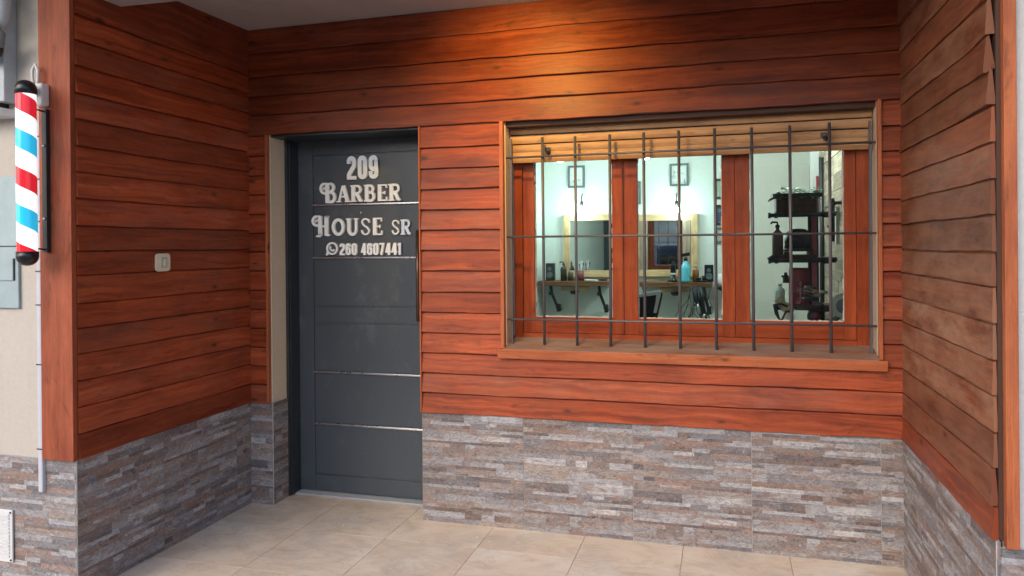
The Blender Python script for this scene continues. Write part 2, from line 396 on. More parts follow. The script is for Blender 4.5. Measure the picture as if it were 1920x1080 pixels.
# back wall: u = x, out = -y
mb=siding(rows_low,(0,0,0),(1,0,0),(0,-1,0),.0,.119); part(mb,'wood_siding',WOOD)
mb=siding(rows_low[3:],(0,0,0),(1,0,0),(0,-1,0),X0+.004,1.438,tint=(.42,.68)); part(mb,'wood_siding',WOOD)
mb=siding(rows_low[3:],(0,0,0),(1,0,0),(0,-1,0),3.143,W,tint=(.40,.52)); part(mb,'wood_siding',WOOD)
mb=siding(rows_low[:3],(0,0,0),(1,0,0),(0,-1,0),X0+.004,W,tint=(.42,.66)); part(mb,'wood_siding',WOOD)
mb=siding(rows_top,(0,0,0),(1,0,0),(0,-1,0),0,W,tint=(.34,.56)); part(mb,'wood_siding',WOOD)
# left wall: u = y, out = +x
ZL=[.55,.6537,.7599,.8654,.9733,1.0754,1.173,1.287,1.383,1.484,1.593,1.6994,1.802,1.910,2.014,2.122,2.224,2.3265,2.43]
rl=[(ZL[i],ZL[i+1]) for i in range(17)]
mb=siding(rl,(0,0,0),(0,1,0),(1,0,0),D+.002,-.002,tint=(.42,.72),wth=(0,.14),lip0=.021); 
part(mb,'wood_siding',WOOD)
mb2=siding([(ZL[17],2.585)],(0,0,0),(0,1,0),(1,0,0),D+.002,-.002,tint=(.38,.5)); part(mb2,'wood_siding',WOOD)
# right wall: u = y, out = -x (weathered, with warped ends)
ZR=[.55,.645,.751,.852,.955,1.054,1.157,1.262,1.357,1.464,1.564,1.667,1.771,1.874,1.970,2.08,2.196,2.31,2.43]
rr=[(ZR[i],ZR[i+1]) for i in range(17)]
er={i:rng.uniform(-.004,.010) for i in range(20)}
LIFT={0:.008,12:.020,13:.014,14:.024,15:.018,11:.010}
def warp_r(ri,u):
    t=max(0,(-u-.80)/.33); return (LIFT.get(ri,.002)*t*t, -.012*t*t if ri in(12,14) else 0)
mb=siding(rr[:1],(W,0,0),(0,1,0),(-1,0,0),D+.004,-.002,flip=True,tint=(.45,.5)); part(mb,'wood_siding',WOOD)
mb=siding(rr[1:],(W,0,0),(0,1,0),(-1,0,0),0,0,flip=True,tint=(.38,.58),wth=(.05,.75),warp=warp_r,ends=lambda i:(D+.006+er[i]*.4,-.002),lip0=.013)
part(mb,'wood_siding',WOODR)
mb=siding([(ZR[17],2.585)],(W,0,0),(0,1,0),(-1,0,0),D+.03,-.002,flip=True,tint=(.4,.5),wth=(.2,.6)); part(mb,'wood_siding',WOODR)
BACKW=plain('dark_batten_and_lintel_shade',(.06,.025,.015),.7)
m=MB(); m.box((-.002,D+.0025,.551),(.0015,-.001,2.575)); part(m,'siding_backing',BACKW)
m=MB(); m.box((W-.0015,D-.0005,.551),(W+.0095,-.001,2.575)); part(m,'siding_backing',BACKW)

# ---- trim boards
def trim(a,b,r,mat=TRIM,lg=.55,vert=True,bev=.002):
    m=MB(); m.box(a,b,(r,lg,0))
    if vert: m.uv=[[(v,u) for u,v in q] for q in m.uv]
    return part(m,'trim_board',mat,bevel=bev)
trim((-.147,D-.022,.545),(.011,D+.001,3.2),.3,wood('post_wood',(.27,.062,.027),(.40,.105,.05),rough=.5),.50)
trim((3.238,D-.024,.535),(3.270,D+.005,3.2),.7,TRIM,.56)
trim((.1195,-.024,.55),(.133,.003,1.995),.1)
trim((X0-.004,-.026,.548),(X0+.003,.003,1.995),.2)
trim((1.4385,-.028,.885),(1.4575,.006,1.997),.8,lg=.6)
trim((3.127,-.028,.885),(3.142,.006,1.997),.9,lg=.55)
m=MB(); m.box((.1385,.001,.552),(.1395,.15,1.994)); 
# ---- ledgestone tiles
PAL=[((.30,.295,.305),6),((.37,.375,.395),5),((.25,.21,.195),5),((.28,.195,.165),5),((.14,.125,.13),3),((.32,.275,.25),5),((.20,.195,.21),4),((.43,.435,.45),2),((.17,.125,.11),2)]
palw=[tuple(.08*a+.92*b for a,b in zip((.27,.25,.25),c)) for c,k in PAL for _ in range(k)]
def tile_pattern(seed):
    r=random.Random(seed); out=[]; z=0; TH,TW=.31,.53
    while z<TH-.004:
        h=r.choice([.012,.015,.019,.024,.030]); h=min(h,TH-z); 
        if TH-z-h<.01: h=TH-z
        x=0
        while x<TW-.01:
            l=r.choice([.05,.08,.11,.15,.2,.26])*r.uniform(.8,1.2); 
            if TW-x-l<.04: l=TW-x
            c=r.choice(palw); k=r.uniform(.85,1.15)
            out.append((x,x+l,z,z+h,tuple(q*k for q in c),r.uniform(0,.0012))); x+=l
        z+=h
    return out
PATT=[tile_pattern(100+i) for i in range(5)]
trng=random.Random(3)
def tiles(org, du, dn, u0, u1, ztop, ujoint, zbot=0.0, off=0):
    du=Vector(du); dn=Vector(dn); org=Vector(org); m=MB(); g=.0028
    flip = du.cross(Vector((0,0,1))).dot(dn)<0
    ui=math.floor((u0-ujoint)/.53)
    cells=[]
    while ujoint+ui*.53<u1:
        for zi in (1,2,3):
            zb=ztop-.31*zi
            if zb+.31<=zbot+.005: continue
            pat=trng.choice(PATT); ub=ujoint+ui*.53
            for (a,b,c,d,col,dep) in pat:
                a1=max(ub+a,u0,ub+g/2); b1=min(ub+b,u1,ub+.53-g/2); c1=max(zb+c,zbot,zb+g/2); d1=min(zb+d,ztop,zb+.31-g/2)
                if b1-a1<.004 or d1-c1<.003: continue
                o1=.0075+dep
                p=[org+du*a1+dn*o1+Vector((0,0,c1)),org+du*b1+dn*o1+Vector((0,0,c1)),org+du*b1+dn*o1+Vector((0,0,d1)),org+du*a1+dn*o1+Vector((0,0,d1))]
                q=[x-dn*.007 for x in p]
                so=ui*1.7+zi*.9; uv=[(a1+so+off,c1),(b1+so+off,c1),(b1+so+off,d1),(a1+so+off,d1)]
                fs=[(p,uv),([p[3],p[2],q[2],q[3]],uv),([p[0],q[0],q[1],p[1]],uv),([p[1],q[1],q[2],p[2]],uv),([p[0],p[3],q[3],q[0]],uv)]
                for f,u_ in fs: m.face(f[::-1] if flip else f,u_,col)
        ui+=1
    return m
def cladding(org,du,dn,u0,u1,uj,ztop=.549,zbot=0,off=0):
    m=tiles(org,du,dn,u0,u1,ztop,uj,zbot,off)
    c=part(m,'stone_cladding',STONE)
    du=Vector(du); dn=Vector(dn); org=Vector(org)
    g=MB(); p=[org+du*u0+dn*.0055+Vector((0,0,zbot)),org+du*u1+dn*.0055+Vector((0,0,zbot)),org+du*u1+dn*.0055+Vector((0,0,ztop)),org+du*u0+dn*.0055+Vector((0,0,ztop))]
    g.face(p); g.face([p[3],p[2],p[2]-dn*.004,p[3]-dn*.004])
    g.build('tile_grout',GROUT,c); return c
cladding((0,-.0,0),(1,0,0),(0,-1,0),X0-.002,W-.008,1.5435,off=3)
cladding((0,-.0,0),(1,0,0),(0,-1,0),.008,.146,.42,off=9)
cladding((.1385,0,0),(0,1,0),(1,0,0),-.008,.15,-.3,off=12)
cladding((0,0,0),(0,1,0),(1,0,0),D-.008,-.001,-.66,off=15)
cladding((W,0,0),(0,1,0),(-1,0,0),D-.008,-.001,-.6,off=21)
cladding((0,D+.004,0),(1,0,0),(0,-1,0),-1.5,.007,-.53+.0,off=27,ztop=.544,zbot=-.1)
cladding((0,D+.006,0),(1,0,0),(0,-1,0),W-.007,5.5,W+.2,off=33,ztop=.53,zbot=-.1)
# pale corner beads where tiles meet
for x,y in ((.1475,-.009),(.008,D-.0045),(W-.0085,D-.0025)):
    m=MB(); m.box((x-.002,y-.002,0),(x+.002,y+.002,.548)); part(m,'tile_edge_strip',CHROME if 0 else GROUT)

# ---- door
DY=.235
m=MB(); m.box((.162,DY+.006,.015),(1.0,DY+.045,2.02))
for a,b,c,d in ((.162,.256,.015,2.02),(.256,1.0,1.908,2.02),(.256,1.0,.015,.103)): m.box((a+.0006,DY-.001,c),(b,DY+.0058,d))
for a,b in ((1.900,1.632),(1.618,1.334),(1.322,1.060),(1.046,.965),(.950,.692),(.678,.400),(.386,.110)):
    m.box((.262,DY+.0005,b),(.998,DY+.0057,a))
door=part(m,'door',DOORP,bevel=.0012)
m=MB(); m.box((.1395,.150,.004),(.1615,.28,1.9835)); m.box((.1395,.135,.004),(.1555,.1498,1.9835)); m.box((.139,.006,1.984),(1.0135,.28,1.9995)); m.box((1.0,.15,.004),(1.0125,.28,1.983)); m.build('door_frame',DOORF,door,.001)  # head bar also runs forward under the lintel, dark in place of shade
for z in (1.625,1.328,.685,.393):
    m=MB(); m.box((.258,DY-.010,z-.0045),(.985 if z!=1.328 else .90,DY+.004,z+.0045)); m.build('chrome_strip',CHROME,door,.001)
m=MB(); m.tube([(.914,.185,.985),(.914,.185,1.475)],.011,12); m.tube([(.914,.185,1.03),(.914,DY+.004,1.03)],.008,8); m.tube([(.914,.185,1.43),(.914,DY+.004,1.43)],.008,8)
m.build('handle',plain('bronze_handle',(.16,.10,.085),.35,.7),door)
m=MB(); m.box((.162,.18,.0005),(1.012,.26,.008)); m.build('threshold',GREYBOX,door,.001)
m=MB(); m.lathe([(.0005,.0),(.007,.001),(.007,.003),(.003,.005),(.0005,.005)],(.555,DY+.0005,1.578),14,axis='y'); m.build('peephole',CHROME,door)

# ---- lettering (strokes, cap height 1)
def arc(cx,cy,rx,ry,a0,a1,n=10): return [(cx+rx*math.cos(R(a0+(a1-a0)*i/n)),cy+ry*math.sin(R(a0+(a1-a0)*i/n))) for i in range(n+1)]
def ribbon(m, pts, w, tf, y0, y1):
    n=len(pts); ws=w if isinstance(w,(list,tuple)) else [w]*n
    if len(ws)!=n: ws=[ws[0]+(ws[-1]-ws[0])*i/(n-1) for i in range(n)]
    L=[];Rr=[]; closed=(Vector(pts[0])-Vector(pts[-1])).length<1e-5
    for i in range(n):
        p=Vector(pts[i])
        a=Vector(pts[i-1 if i>0 else (n-2 if closed else 0)]); b=Vector(pts[i+1 if i<n-1 else (1 if closed else n-1)])
        d1=(p-a); d2=(b-p)
        if d1.length<1e-9: d1=d2
        if d2.length<1e-9: d2=d1
        d1.normalize(); d2.normalize(); t=(d1+d2); 
        if t.length<1e-6: t=d1
        t.normalize(); nn=Vector((-t.y,t.x)); k=min(1.6,1/max(.35,t.dot(d1)))
        L.append(p+nn*ws[i]/2*k); Rr.append(p-nn*ws[i]/2*k)
    k0=len(m.v)
    for yy in (y0,y1):
        for q in L: X=tf(q); m.v.append(Vector((X[0],yy,X[1])))
        for q in Rr: X=tf(q); m.v.append(Vector((X[0],yy,X[1])))
    N2=2*n
    for i in range(n-1):
        a,b,c,d=k0+i,k0+i+1,k0+n+i+1,k0+n+i
        m.idx([a,d,c,b]); m.idx([a,b,b+N2,a+N2]); m.idx([d,d+N2,c+N2,c])
    if not closed:
        m.idx([k0,k0+N2,k0+n+N2,k0+n]); m.idx([k0+n-1,k0+2*n-1,k0+2*n-1+N2,k0+n-1+N2])
t=.19; hw=.46
def stad(x0,x1,y0,y1,r): # closed rounded rect centre line
    return arc(x1-r,y1-r,r,r,0,90,6)+arc(x0+r,y1-r,r,r,90,180,6)+arc(x0+r,y0+r,r,r,180,270,6)+arc(x1-r,y0+r,r,r,270,360,6)+[(x1,y1-r)]
i=t/2; r_=.13; a_=i; b_=hw-i
G={
'0':(hw,[(stad(a_,b_,i,1-i,r_),t)]),
'2':(hw,[([(a_,.68)]+arc(a_+r_,1-i-r_,r_,r_,180,90,6)+arc(b_-r_,1-i-r_,r_,r_,90,0,6)+[(b_,.66),(b_-.02,.56),(a_+.03,.26),(a_,.19),(a_,.0)],t),([(0,.075),(hw,.075)],.15)]),
'9':(hw,[([(b_,.5)]+stad(a_,b_,.42,1-i,r_)[0:]+[],t),([(b_,.75),(b_,i+r_)]+arc(b_-r_,i+r_,r_,r_,0,-90,6)+arc(a_+r_,i+r_,r_,r_,270,180,6)+[(a_,.33)],t)]),
'6':(hw,[(stad(a_,b_,i,.58,r_),t),([(a_,.25),(a_,1-i-r_)]+arc(a_+r_,1-i-r_,r_,r_,180,90,6)+arc(b_-r_,1-i-r_,r_,r_,90,0,6)+[(b_,.70)],t)]),
'4':(hw,[([(.31,0),(.31,1)],t),([(.27,.98),(.09,.33)],.15),([(0,.26),(hw+.02,.26)],.14)]),
'7':(hw-.04,[([(0,1-.075),(hw-.04,1-.075)],.15),([(hw-.13,.93),(.15,0)],.18)]),
'1':(.30,[([(.18,0),(.18,1)],t),([(.0,.80),(.14,.93)],.13)]),
}
# serif capitals: thick stems, thin joins, slab serifs
S=.21; s=.115
def serif(x,y,w_=.34): return ([(x-w_/2,y),(x+w_/2,y)],.075)
T={
'A':(.74,[([(.10,.03),(.34,1)],.11),([(.37,1),(.62,.03)],S),([(.2,.33),(.52,.33)],.09),serif(.10,.037,.26),serif(.62,.037,.30)]),
'R':(.74,[([(.17,0),(.17,1)],S),([(.17,.945),(.42,.945)]+arc(.42,.735,.17,.21,90,-90,8)+[(.17,.525)],.14),([(.32,.5),(.45,.36),(.56,.1),(.70,.04)],[.16,.2,.2,.12]),serif(.17,.037,.36),serif(.11,.963,.22)]),
'B':(.70,[([(.17,0),(.17,1)],S),([(.17,.945),(.38,.945)]+arc(.38,.745,.15,.20,90,-90,8)+[(.17,.545)],.15),([(.17,.545),(.40,.545)]+arc(.40,.295,.18,.25,90,-90,8)+[(.17,.05)],.16),serif(.13,.037,.26),serif(.13,.963,.26)]),
'E':(.62,[([(.17,0),(.17,1)],S),([(.10,.045),(.58,.045)],.09),([(.10,.955),(.56,.955)],.09),([(.17,.5),(.45,.5)],.085),([(.56,0),(.58,.25)],.075),([(.54,1),(.555,.78)],.075),([(.45,.40),(.45,.60)],.07)]),
'O':(.80,[(arc(.40,.5,.29,.43,0,360,24),[S if 0 else .17]*25)]),
'U':(.76,[([(.17,1),(.17,.34)]+arc(.38,.34,.21,.29,180,360,10)+[(.59,1)],[.2]*2+[.17]*9+[.13]*2),serif(.17,.963,.32),serif(.59,.963,.26)]),
'S':(.62,[([(.53,.72),(.50,.86)]+arc(.31,.78,.19,.17,25,180,8)+[(.13,.70),(.22,.57),(.40,.45),(.50,.33)]+arc(.31,.25,.2,.2,0,-155,8)+[(.09,.30)],[.09]*3+[.13]*5+[.2]*6+[.15]*7+[.09]*3)]),
}
TB={ # swash initials
'B':(.98,[([(.44,0),(.44,1.08)],.23),([(.36,1.14),(.62,1.14)]+arc(.60,.90,.22,.25,90,-90,10)+[(.44,.62)],.16),([(.44,.62),(.66,.62)]+arc(.66,.32,.22,.29,90,-90,10)+[(.36,.05)],.17),
   (arc(.30,.86,.25,.30,88,330,14),[.07]+[.15]*12+[.1]*2),(arc(.33,.80,.10,.12,330,560,8),.08),([(.3,1.15),(.45,1.15)],.10),([(.34,.04),(.52,.04)],.08)]),
'H':(1.08,[([(.46,.05),(.46,1.16)],.22),([(.84,.0),(.84,1.15)],.22),([(.5,.52),(.86,.60)],.11),([(.78,.12),(.92,.02),(1.06,.06)],[.16,.12,.05]),
   (arc(.28,.88,.25,.27,85,320,14),[.07]+[.15]*12+[.1]*2),(arc(.31,.83,.10,.11,320,560,8),.08),([(.28,1.16),(.48,1.15)],.10),([(.50,.10),(.40,-.02),(.22,-.03)],[.2,.14,.05]),([(.76,1.13),(.98,1.13)],.09)]),
}
def text(m, segs, x0, x1, zb, h, gap, y):
    tot=0
    for g in segs: tot += (g[0]+gap) if g else .28
    tot-=gap; sx=(x1-x0)/tot; x=0; k=0
    for g in segs:
        if g is None: x+=.28; continue
        for pts,w in g[1]:
            k+=1; tf=(lambda q,x=x: (x0+(x+q[0])*sx, zb+q[1]*h))
            # widths measured in horizontal units: scale isotropically by using unit = average
            ribbon(m,pts,w,tf,y-.0002*(k%7),DY-.0015)
        x+=g[0]+gap
LY=DY-.014
m=MB(); text(m,[G[c] for c in '209'],.478,.668,1.762,.130,.09,LY); m.build('house_number',LETTER,door)
m=MB(); text(m,[TB['B']]+[T[c] for c in 'ARBER'],.308,.805,1.638,.092,.05,LY); m.build('shop_name_lettering',LETTER,door)
m=MB(); text(m,[TB['H']]+[T[c] for c in 'OUSE'],.258,.692,1.452,.095,.06,LY); m.build('shop_name_lettering',LETTER,door)
m=MB(); text(m,[T['S'],T['R']],.742,.862,1.452,.082,.04,LY); m.build('initials_lettering',LETTER,door)
m=MB(); text(m,[G[c] for c in '260']+[None]+[G[c] for c in '4607441'],.428,.802,1.3425,.066,.07,LY); m.build('phone_number_lettering',LETTER,door)
m=MB(); cx,cz,q=.380,1.380,.031
ribbon(m,arc(cx,cz,q,q,0,360,28),.0095,lambda p:p,LY,DY-.0015)
ribbon(m,[(cx-.022,cz-.020),(cx-.034,cz-.035),(cx-.036,cz-.037)],[.018,.008,.003],lambda p:p,LY-.0003,DY-.0015)
ribbon(m,arc(cx+.006,cz+.006,.019,.019,165,285,10),[.006]+[.0075]*9+[.006],lambda p:p,LY-.0002,DY-.0015)
ribbon(m,[(cx-.014,cz+.012),(cx-.007,cz+.006)],.010,lambda p:p,LY-.0005,DY-.0015); ribbon(m,[(cx+.006,cz-.007),(cx+.013,cz-.013)],.010,lambda p:p,LY-.0005,DY-.0015)
m.build('chat_logo',LETTER,door)

# ---- window: wooden frame, sill, blind, panes, grille
FY=.13; fr=MB()
def fbox(a,b,c,d,y0=FY,y1=FY+.05,v=True,r=None):
    k=len(fr.uv); fr.box((a,y0,c),(b,y1,d),(rng.random() if r is None else r,.5,0))
    if v: fr.uv[k:]=[[(p[1],p[0]) for p in q] for q in fr.uv[k:]]
zt,zb_=1.99,.93; gt=1.86
fbox(1.464,1.514,.905,1.995,FY-.012,FY+.05); fbox(3.064,3.124,.905,1.995,FY-.012,FY+.05)      # outer jambs
fbox(1.515,3.063,.905,.948,FY-.012,FY+.05,False)                                          # bottom rail of the outer frame
m=MB(); m.box((1.4585,.012,1.972),(3.1265,FY-.013,1.9995)); part(m,'lintel_shade_strip',BACKW)  # dark strip standing in for the shade under the window lintel
S3=[(1.5155,2.0205),(2.0225,2.5405),(2.5425,3.0625)]
PANE=[(1.572,1.966),(2.088,2.484),(2.606,3.014)]
for (a,b),(g0,g1) in zip(S3,PANE):
    fbox(a,g0,.9495,gt+.06); fbox(g1,b,.9495,gt+.06); fbox(g0+.0005,g1-.0005,.9495,1.028,v=False,y0=FY+.002,y1=FY+.049); fbox(g0+.0005,g1-.0005,gt,gt+.06,v=False,y0=FY+.002,y1=FY+.049)
for a,b in ((2.0195,2.0235),(2.5395,2.5435)): fr.box((a,FY+.0505,.95),(b,FY+.052,1.95),(.5,.2,0))
window=part(fr,'window',FRAMEW,bevel=.002)
for g0,g1 in PANE:
    m=MB(); m.face([(g0-.005,FY+.028,1.02),(g1+.005,FY+.028,1.02),(g1+.005,FY+.028,gt+.01),(g0-.005,FY+.028,gt+.01)]); m.build('window_pane',GLASS,window)
    # ragged putty bead left round each pane
    m=MB(); pr_=random.Random(int(g0*1000))
    for (ax,az,bx,bz) in ((g0,1.028,g0,gt),(g1,1.028,g1,gt),(g0,1.028,g1,1.028)):
        n=34
        for k in range(n):
            t0=k/n; t1=(k+1)/n; w0=pr_.uniform(.001,.006)
            xa,xb=ax+(bx-ax)*t0,ax+(bx-ax)*t1; za,zb2=az+(bz-az)*t0,az+(bz-az)*t1
            sgn=1 if ax==g0 else -1
            if ax==bx: m.box((xa,FY+.020,za),(xa+sgn*w0,FY+.0275,zb2))
            else: m.box((xa,FY+.020,za),(xb,FY+.0275,za+w0))
    m.build('putty_bead',plain('old_putty',(.55,.52,.46),.8),window)
# reveal plaster is the front wall itself; sloping sill
m=MB(); m.prism_x([(-.040,.852),(-.040,.886),(FY-.012,.926),(FY-.012,.900),(.004,.880),(-.006,.852)],1.4585,3.1265,(.4,.5,.9)); m.uv=[[(0,0)]*len(q) for q in m.uv]
for f,(fi,ids) in enumerate(zip(m.f,m.f)): m.uv[f]=[(m.v[k].x,m.v[k].y+m.v[k].z) for k in ids]
m.build('sill',wood('dusty_sill_wood',(.20,.085,.05),(.32,.16,.10),rough=.6,weather_col=(.26,.21,.18)),window,.001)
m=MB(); m.box((1.425,-.0415,.838),(3.158,-.022,.884),(.62,.52,0)); m.build('sill_edge_board',TRIM,window,.002)
GUIDE=plain('grey_guide_rail',(.28,.25,.24),.5,.3)
# roller blind, mostly rolled up
for k,(a,b) in enumerate(((1.800,1.852),(1.853,1.888),(1.895,1.934),(1.941,1.974))):
    m=MB(); n=6; 
    prof=[(.078-.006*math.sin(math.pi*i/n),a+(b-a)*i/n) for i in range(n+1)]+[(.092,b),(.092,a)]
    m.prism_x(prof,1.466,3.122,(.2*k+.1,.52 if k>1 else .5,0)); 
    for f,ids in enumerate(m.f): m.uv[f]=[(m.v[i_].x,m.v[i_].z) for i_ in ids]
    m.build('blind_slat',BLIND,window)
m=MB(); m.box((1.466,.0925,1.80),(3.122,.096,1.998)); m.build('blind_backing',BLACK,window)
for x,z in ((1.663,1.862),(2.925,1.872)):
    m=MB(); m.box((x-.014,.052,z-.012),(x+.010,.0715,z+.006)); m.lathe([(0,0),(.009,.001),(.011,.008),(.008,.016),(0,.018)],(x+.004,.056,z-.022),10,axis='y'); m.build('blind_stop',BLACKP,window)
m=MB()
m.box((1.463,.098,.935),(1.475,.112,1.80)); m.build('blind_guide',GUIDE,window)
m=MB(); m.box((3.112,.098,.935),(3.124,.112,1.80)); m.build('blind_guide',GUIDE,window)
# plaster edge around window
# grille
gr=thing('tmp',(0,0,0),None,None); bpy.data.objects.remove(gr)
g=MB(); 
for z,(za) in ((1.819,0),(1.430,0),(1.024,0)): pass
BY=.028
grille=None
bars=[1.483+i*.1622 for i in range(11)]
m=MB(); m.tube([(1.440,BY-.012,1.430),(3.143,BY-.012,1.428)],.0052,8); grille=part(m,'window_grille',BAR)
for z in (1.820,1.0245):
    m=MB(); m.tube([(1.440,BY-.012,z),(3.143,BY-.012,z+.001)],.0052,8); m.build('cross_bar',BAR,grille)
brng=random.Random(8)
for i_,x in enumerate(bars):
    m=MB(); dx=brng.uniform(-.003,.003); top=1.914+brng.uniform(-.004,.004)
    zb0=.888+(BY+.036)*(.038/.154)-.002
    if i_ in(0,10): m.box((x-.005,BY-.006,zb0),(x+.005,BY+.006,1.915))
    else: m.tube([(x,BY,zb0),(x+dx,BY,top)],.0070,12)
    m.build('vertical_bar',BAR,grille)

# ---- interior plank wall on the right
m=MB(); prg=random.Random(21); z=.02; 
while z<2.2:
    h=prg.uniform(.13,.17); y=.35
    while y<4.98:
        l=prg.uniform(.7,1.3); y1=min(y+l,4.985); d=prg.uniform(0,.006)
        m.box((3.375-d,y+.002,z),(3.398,y1-.002,min(z+h-.004,2.22)),(prg.random(),prg.uniform(.30,.62),0)); y=y1
    z+=h
part(m,'plank_wall',PALLET)
m=MB(); m.box((3.30,4.15,0),(3.372,4.23,2.3)); part(m,'door_post',WHITE)

# ------------------------------------------------------------------ things on the shop front
def one(mb,name,mat,label,cat,origin,group=None,bevel=0): return tag(mb.build(name,mat,None,bevel,origin),label,cat,group)
# doorbell switch
sw=thing('bell_switch',(.022,-.677,1.324),'small ivory doorbell switch plate on the left wood wall','switch')
m=MB(); m.prism_x([( -.677+a,1.324+b) for a,b in [(q[0],q[1]) for q in [( .044*math.copysign(abs(math.cos(R(k)))**.35,math.cos(R(k))), .041*math.copysign(abs(math.sin(R(k)))**.35,math.sin(R(k)))) for k in range(0,360,12)]]],.019,.031); m.build('plate',IVORY,sw,.002)
m=MB(); m.box((.031,-.697,1.300),(.0345,-.657,1.348)); m.build('button_surround',plain('greenish_plastic',(.48,.48,.38),.4),sw,.001)
m=MB(); m.box((.0347,-.683,1.306),(.039,-.671,1.340)); m.build('button',IVORY,sw,.001)
# barber pole
PX,PY=-.110,-1.245
bp_=thing('barber_pole',(PX,PY,1.30),'lit barber pole with spiral red, white and blue stripes and black domed ends','barber pole')
def polemat():
    n=N('lit_spiral_stripes'); uv=n.uv(); x=n.n('ShaderNodeSeparateXYZ',ins={0:uv})
    ph=n.math('FRACT',n.math('ADD',n.math('DIVIDE',x.outputs[1],.292),n.math('ADD',x.outputs[0],.43)))
    o=n.n('ShaderNodeValToRGB'); o.color_ramp.interpolation='CONSTANT'; e=o.color_ramp.elements
    red=(.62,.015,.03,1); wh=(1,1,1,1); bl=(.02,.42,.68,1)
    e[0].position=0; e[0].color=red; e[1].position=.24; e[1].color=wh
    for p_,c_ in ((.50,bl),(.75,wh)): k=e.new(p_); k.color=c_
    n.l(ph,o.inputs[0]); n.base(o.outputs[0]); n.l(o.outputs[0],n.b.inputs['Emission Color']); n.b.inputs['Emission Strength'].default_value=.30; n.rough(.12); return n.m
m=MB(); nseg=48; z0,z1=1.375,1.995
for k in range(nseg):
    a0=2*math.pi*k/nseg; a1=2*math.pi*(k+1)/nseg   # seam (k=0) turned toward the wall
    def pt(a,z): ang=a+math.pi/2; return (PX+.0355*math.cos(ang),PY+.0355*math.sin(ang),z)
    u0,u1=.37*k/nseg,.37*(k+1)/nseg
    m.face([pt(a0,z0),pt(a1,z0),pt(a1,z1),pt(a0,z1)],[(u0+.24,z0-1.3),(u1+.24,z0-1.3),(u1+.24,z1-1.3),(u0+.24,z1-1.3)],smooth=True)
m.build('striped_tube',polemat(),bp_)
for s_,zz in ((1,1.995),(-1,1.375)):
    m=MB(); pr2=[(.0385,zz-s_*.005),(.039,zz+s_*.014)]+[(.039*math.cos(R(a)),zz+s_*(.014+.037*math.sin(R(a)))) for a in range(10,91,10)]
    if s_<0: pr2=pr2[::-1]
    m.lathe([(max(r,.0005),z) for r,z in pr2],(PX,PY,0),28); m.build('end_cap',BLACKP,bp_)
m=MB(); m.box((PX-.004,D-.040,1.375),(PX+.020,D-.0225,1.945)); m.build('mounting_plate',BLACK,bp_,.001)
for z in (1.935,1.387):
    m=MB(); m.tube([(PX+.008,D-.036,z),(PX+.004,PY+.036,z+.004),(PX+.004,PY+.036,z-.02)],.0035,8); m.build('bracket_arm',BLACK,bp_)
for z in (1.80,1.51):
    m=MB(); m.lathe([(0,0),(.006,.0),(.006,.004),(0,.005)],(PX+.008,D-.0402,z),10,axis='y'); m.build('screw',CHROME,bp_)
# conduit beside the corner board
cd=thing('cable_duct',(-.17,D,.43),'pale grey vertical cable duct strapped beside the left corner board','cable duct')
m=MB(); m.box((-.171,D-.020,.41),(-.148,D+.002,1.90)); m.build('duct',CONDU,cd,.005)
for z in (1.842,1.67,1.50,1.30,1.165,.925,.585):
    m=MB(); m.box((-.173,D-.0225,z-.002),(-.146,D-.002,z+.002)); m.build('cable_tie',BLACKP,cd)
# white junction box with cable loop
jb=thing('junction_box',(-.11,D-.02,1.95),'small white junction box with a looped white cable above the barber pole bracket','junction box')
m=MB(); m.box((-.128,D-.062,1.955),(-.088,D-.0225,2.045)); m.build('box',PLASTW,jb,.008)
m=MB(); m.box((-.156,D-.050,1.965),(-.1285,D-.014,2.025)); m.build('cable_gland',PLASTW,jb,.005)
m=MB(); m.tube([(-.142,D-.04,2.02),(-.150,D-.045,2.06),(-.152,D-.045,2.10),(-.138,D-.045,2.125),(-.122,D-.045,2.10),(-.124,D-.045,2.06),(-.132,D-.04,2.04)],.006,8); m.build('cable_loop',PLASTW,jb)
# meter cover plate
mp=thing('meter_cover',(-.42,D,1.15),'galvanised grey blue meter cover plate low on the cream wall','meter box')
m=MB(); m.box((-.60,D-.008,1.148),(-.276,D+.004,1.688)); m.build('plate',GALV,mp,.002)
m=MB(); m.box((-.60,D-.011,1.40),(-.282,D-.0085,1.404)); m.build('seam',BLACK,mp)
m=MB(); m.box((-.55,D-.014,1.262),(-.298,D-.0085,1.352)); m.build('hatch',GALV,mp,.001)
m=MB(); m.box((-.2975,D-.013,1.262),(-.2935,D-.0085,1.352)); m.build('hinge',BLACK,mp)
# upper grey cabinet and its cables
uc=thing('electrical_cabinet',(-.45,D,1.9),'grey electrical cabinet with a projecting bottom ledge high on the cream wall','cabinet')
m=MB(); m.box((-.70,D-.055,1.985),(-.285,D+.004,2.62)); m.build('body',GREYBOX,uc,.004)
m=MB(); m.box((-.72,D-.085,1.925),(-.272,D+.004,1.955)); m.build('ledge',PLASTW,uc,.003)
m=MB(); m.box((-.67,D-.060,2.05),(-.315,D-.0555,2.58)); m.build('door_panel',PLASTW,uc,.003)
m=MB(); m.box((-.60,D-.04,1.956),(-.33,D+.004,1.984)); m.build('neck',BLACK,uc)
sc_=thing('service_cable',(-.27,D-.08,2.2),'drooping grey and black service cable bundle in front of the upper cabinet','cable')
m=MB(); m.tube([(-.315,D-.08,2.60),(-.268,D-.08,2.45),(-.252,D-.082,2.36),(-.256,D-.085,2.30),(-.275,D-.085,2.27)],[.030,.032,.030,.024,.016],12); m.build('grey_sleeve',GREYBOX,sc_)
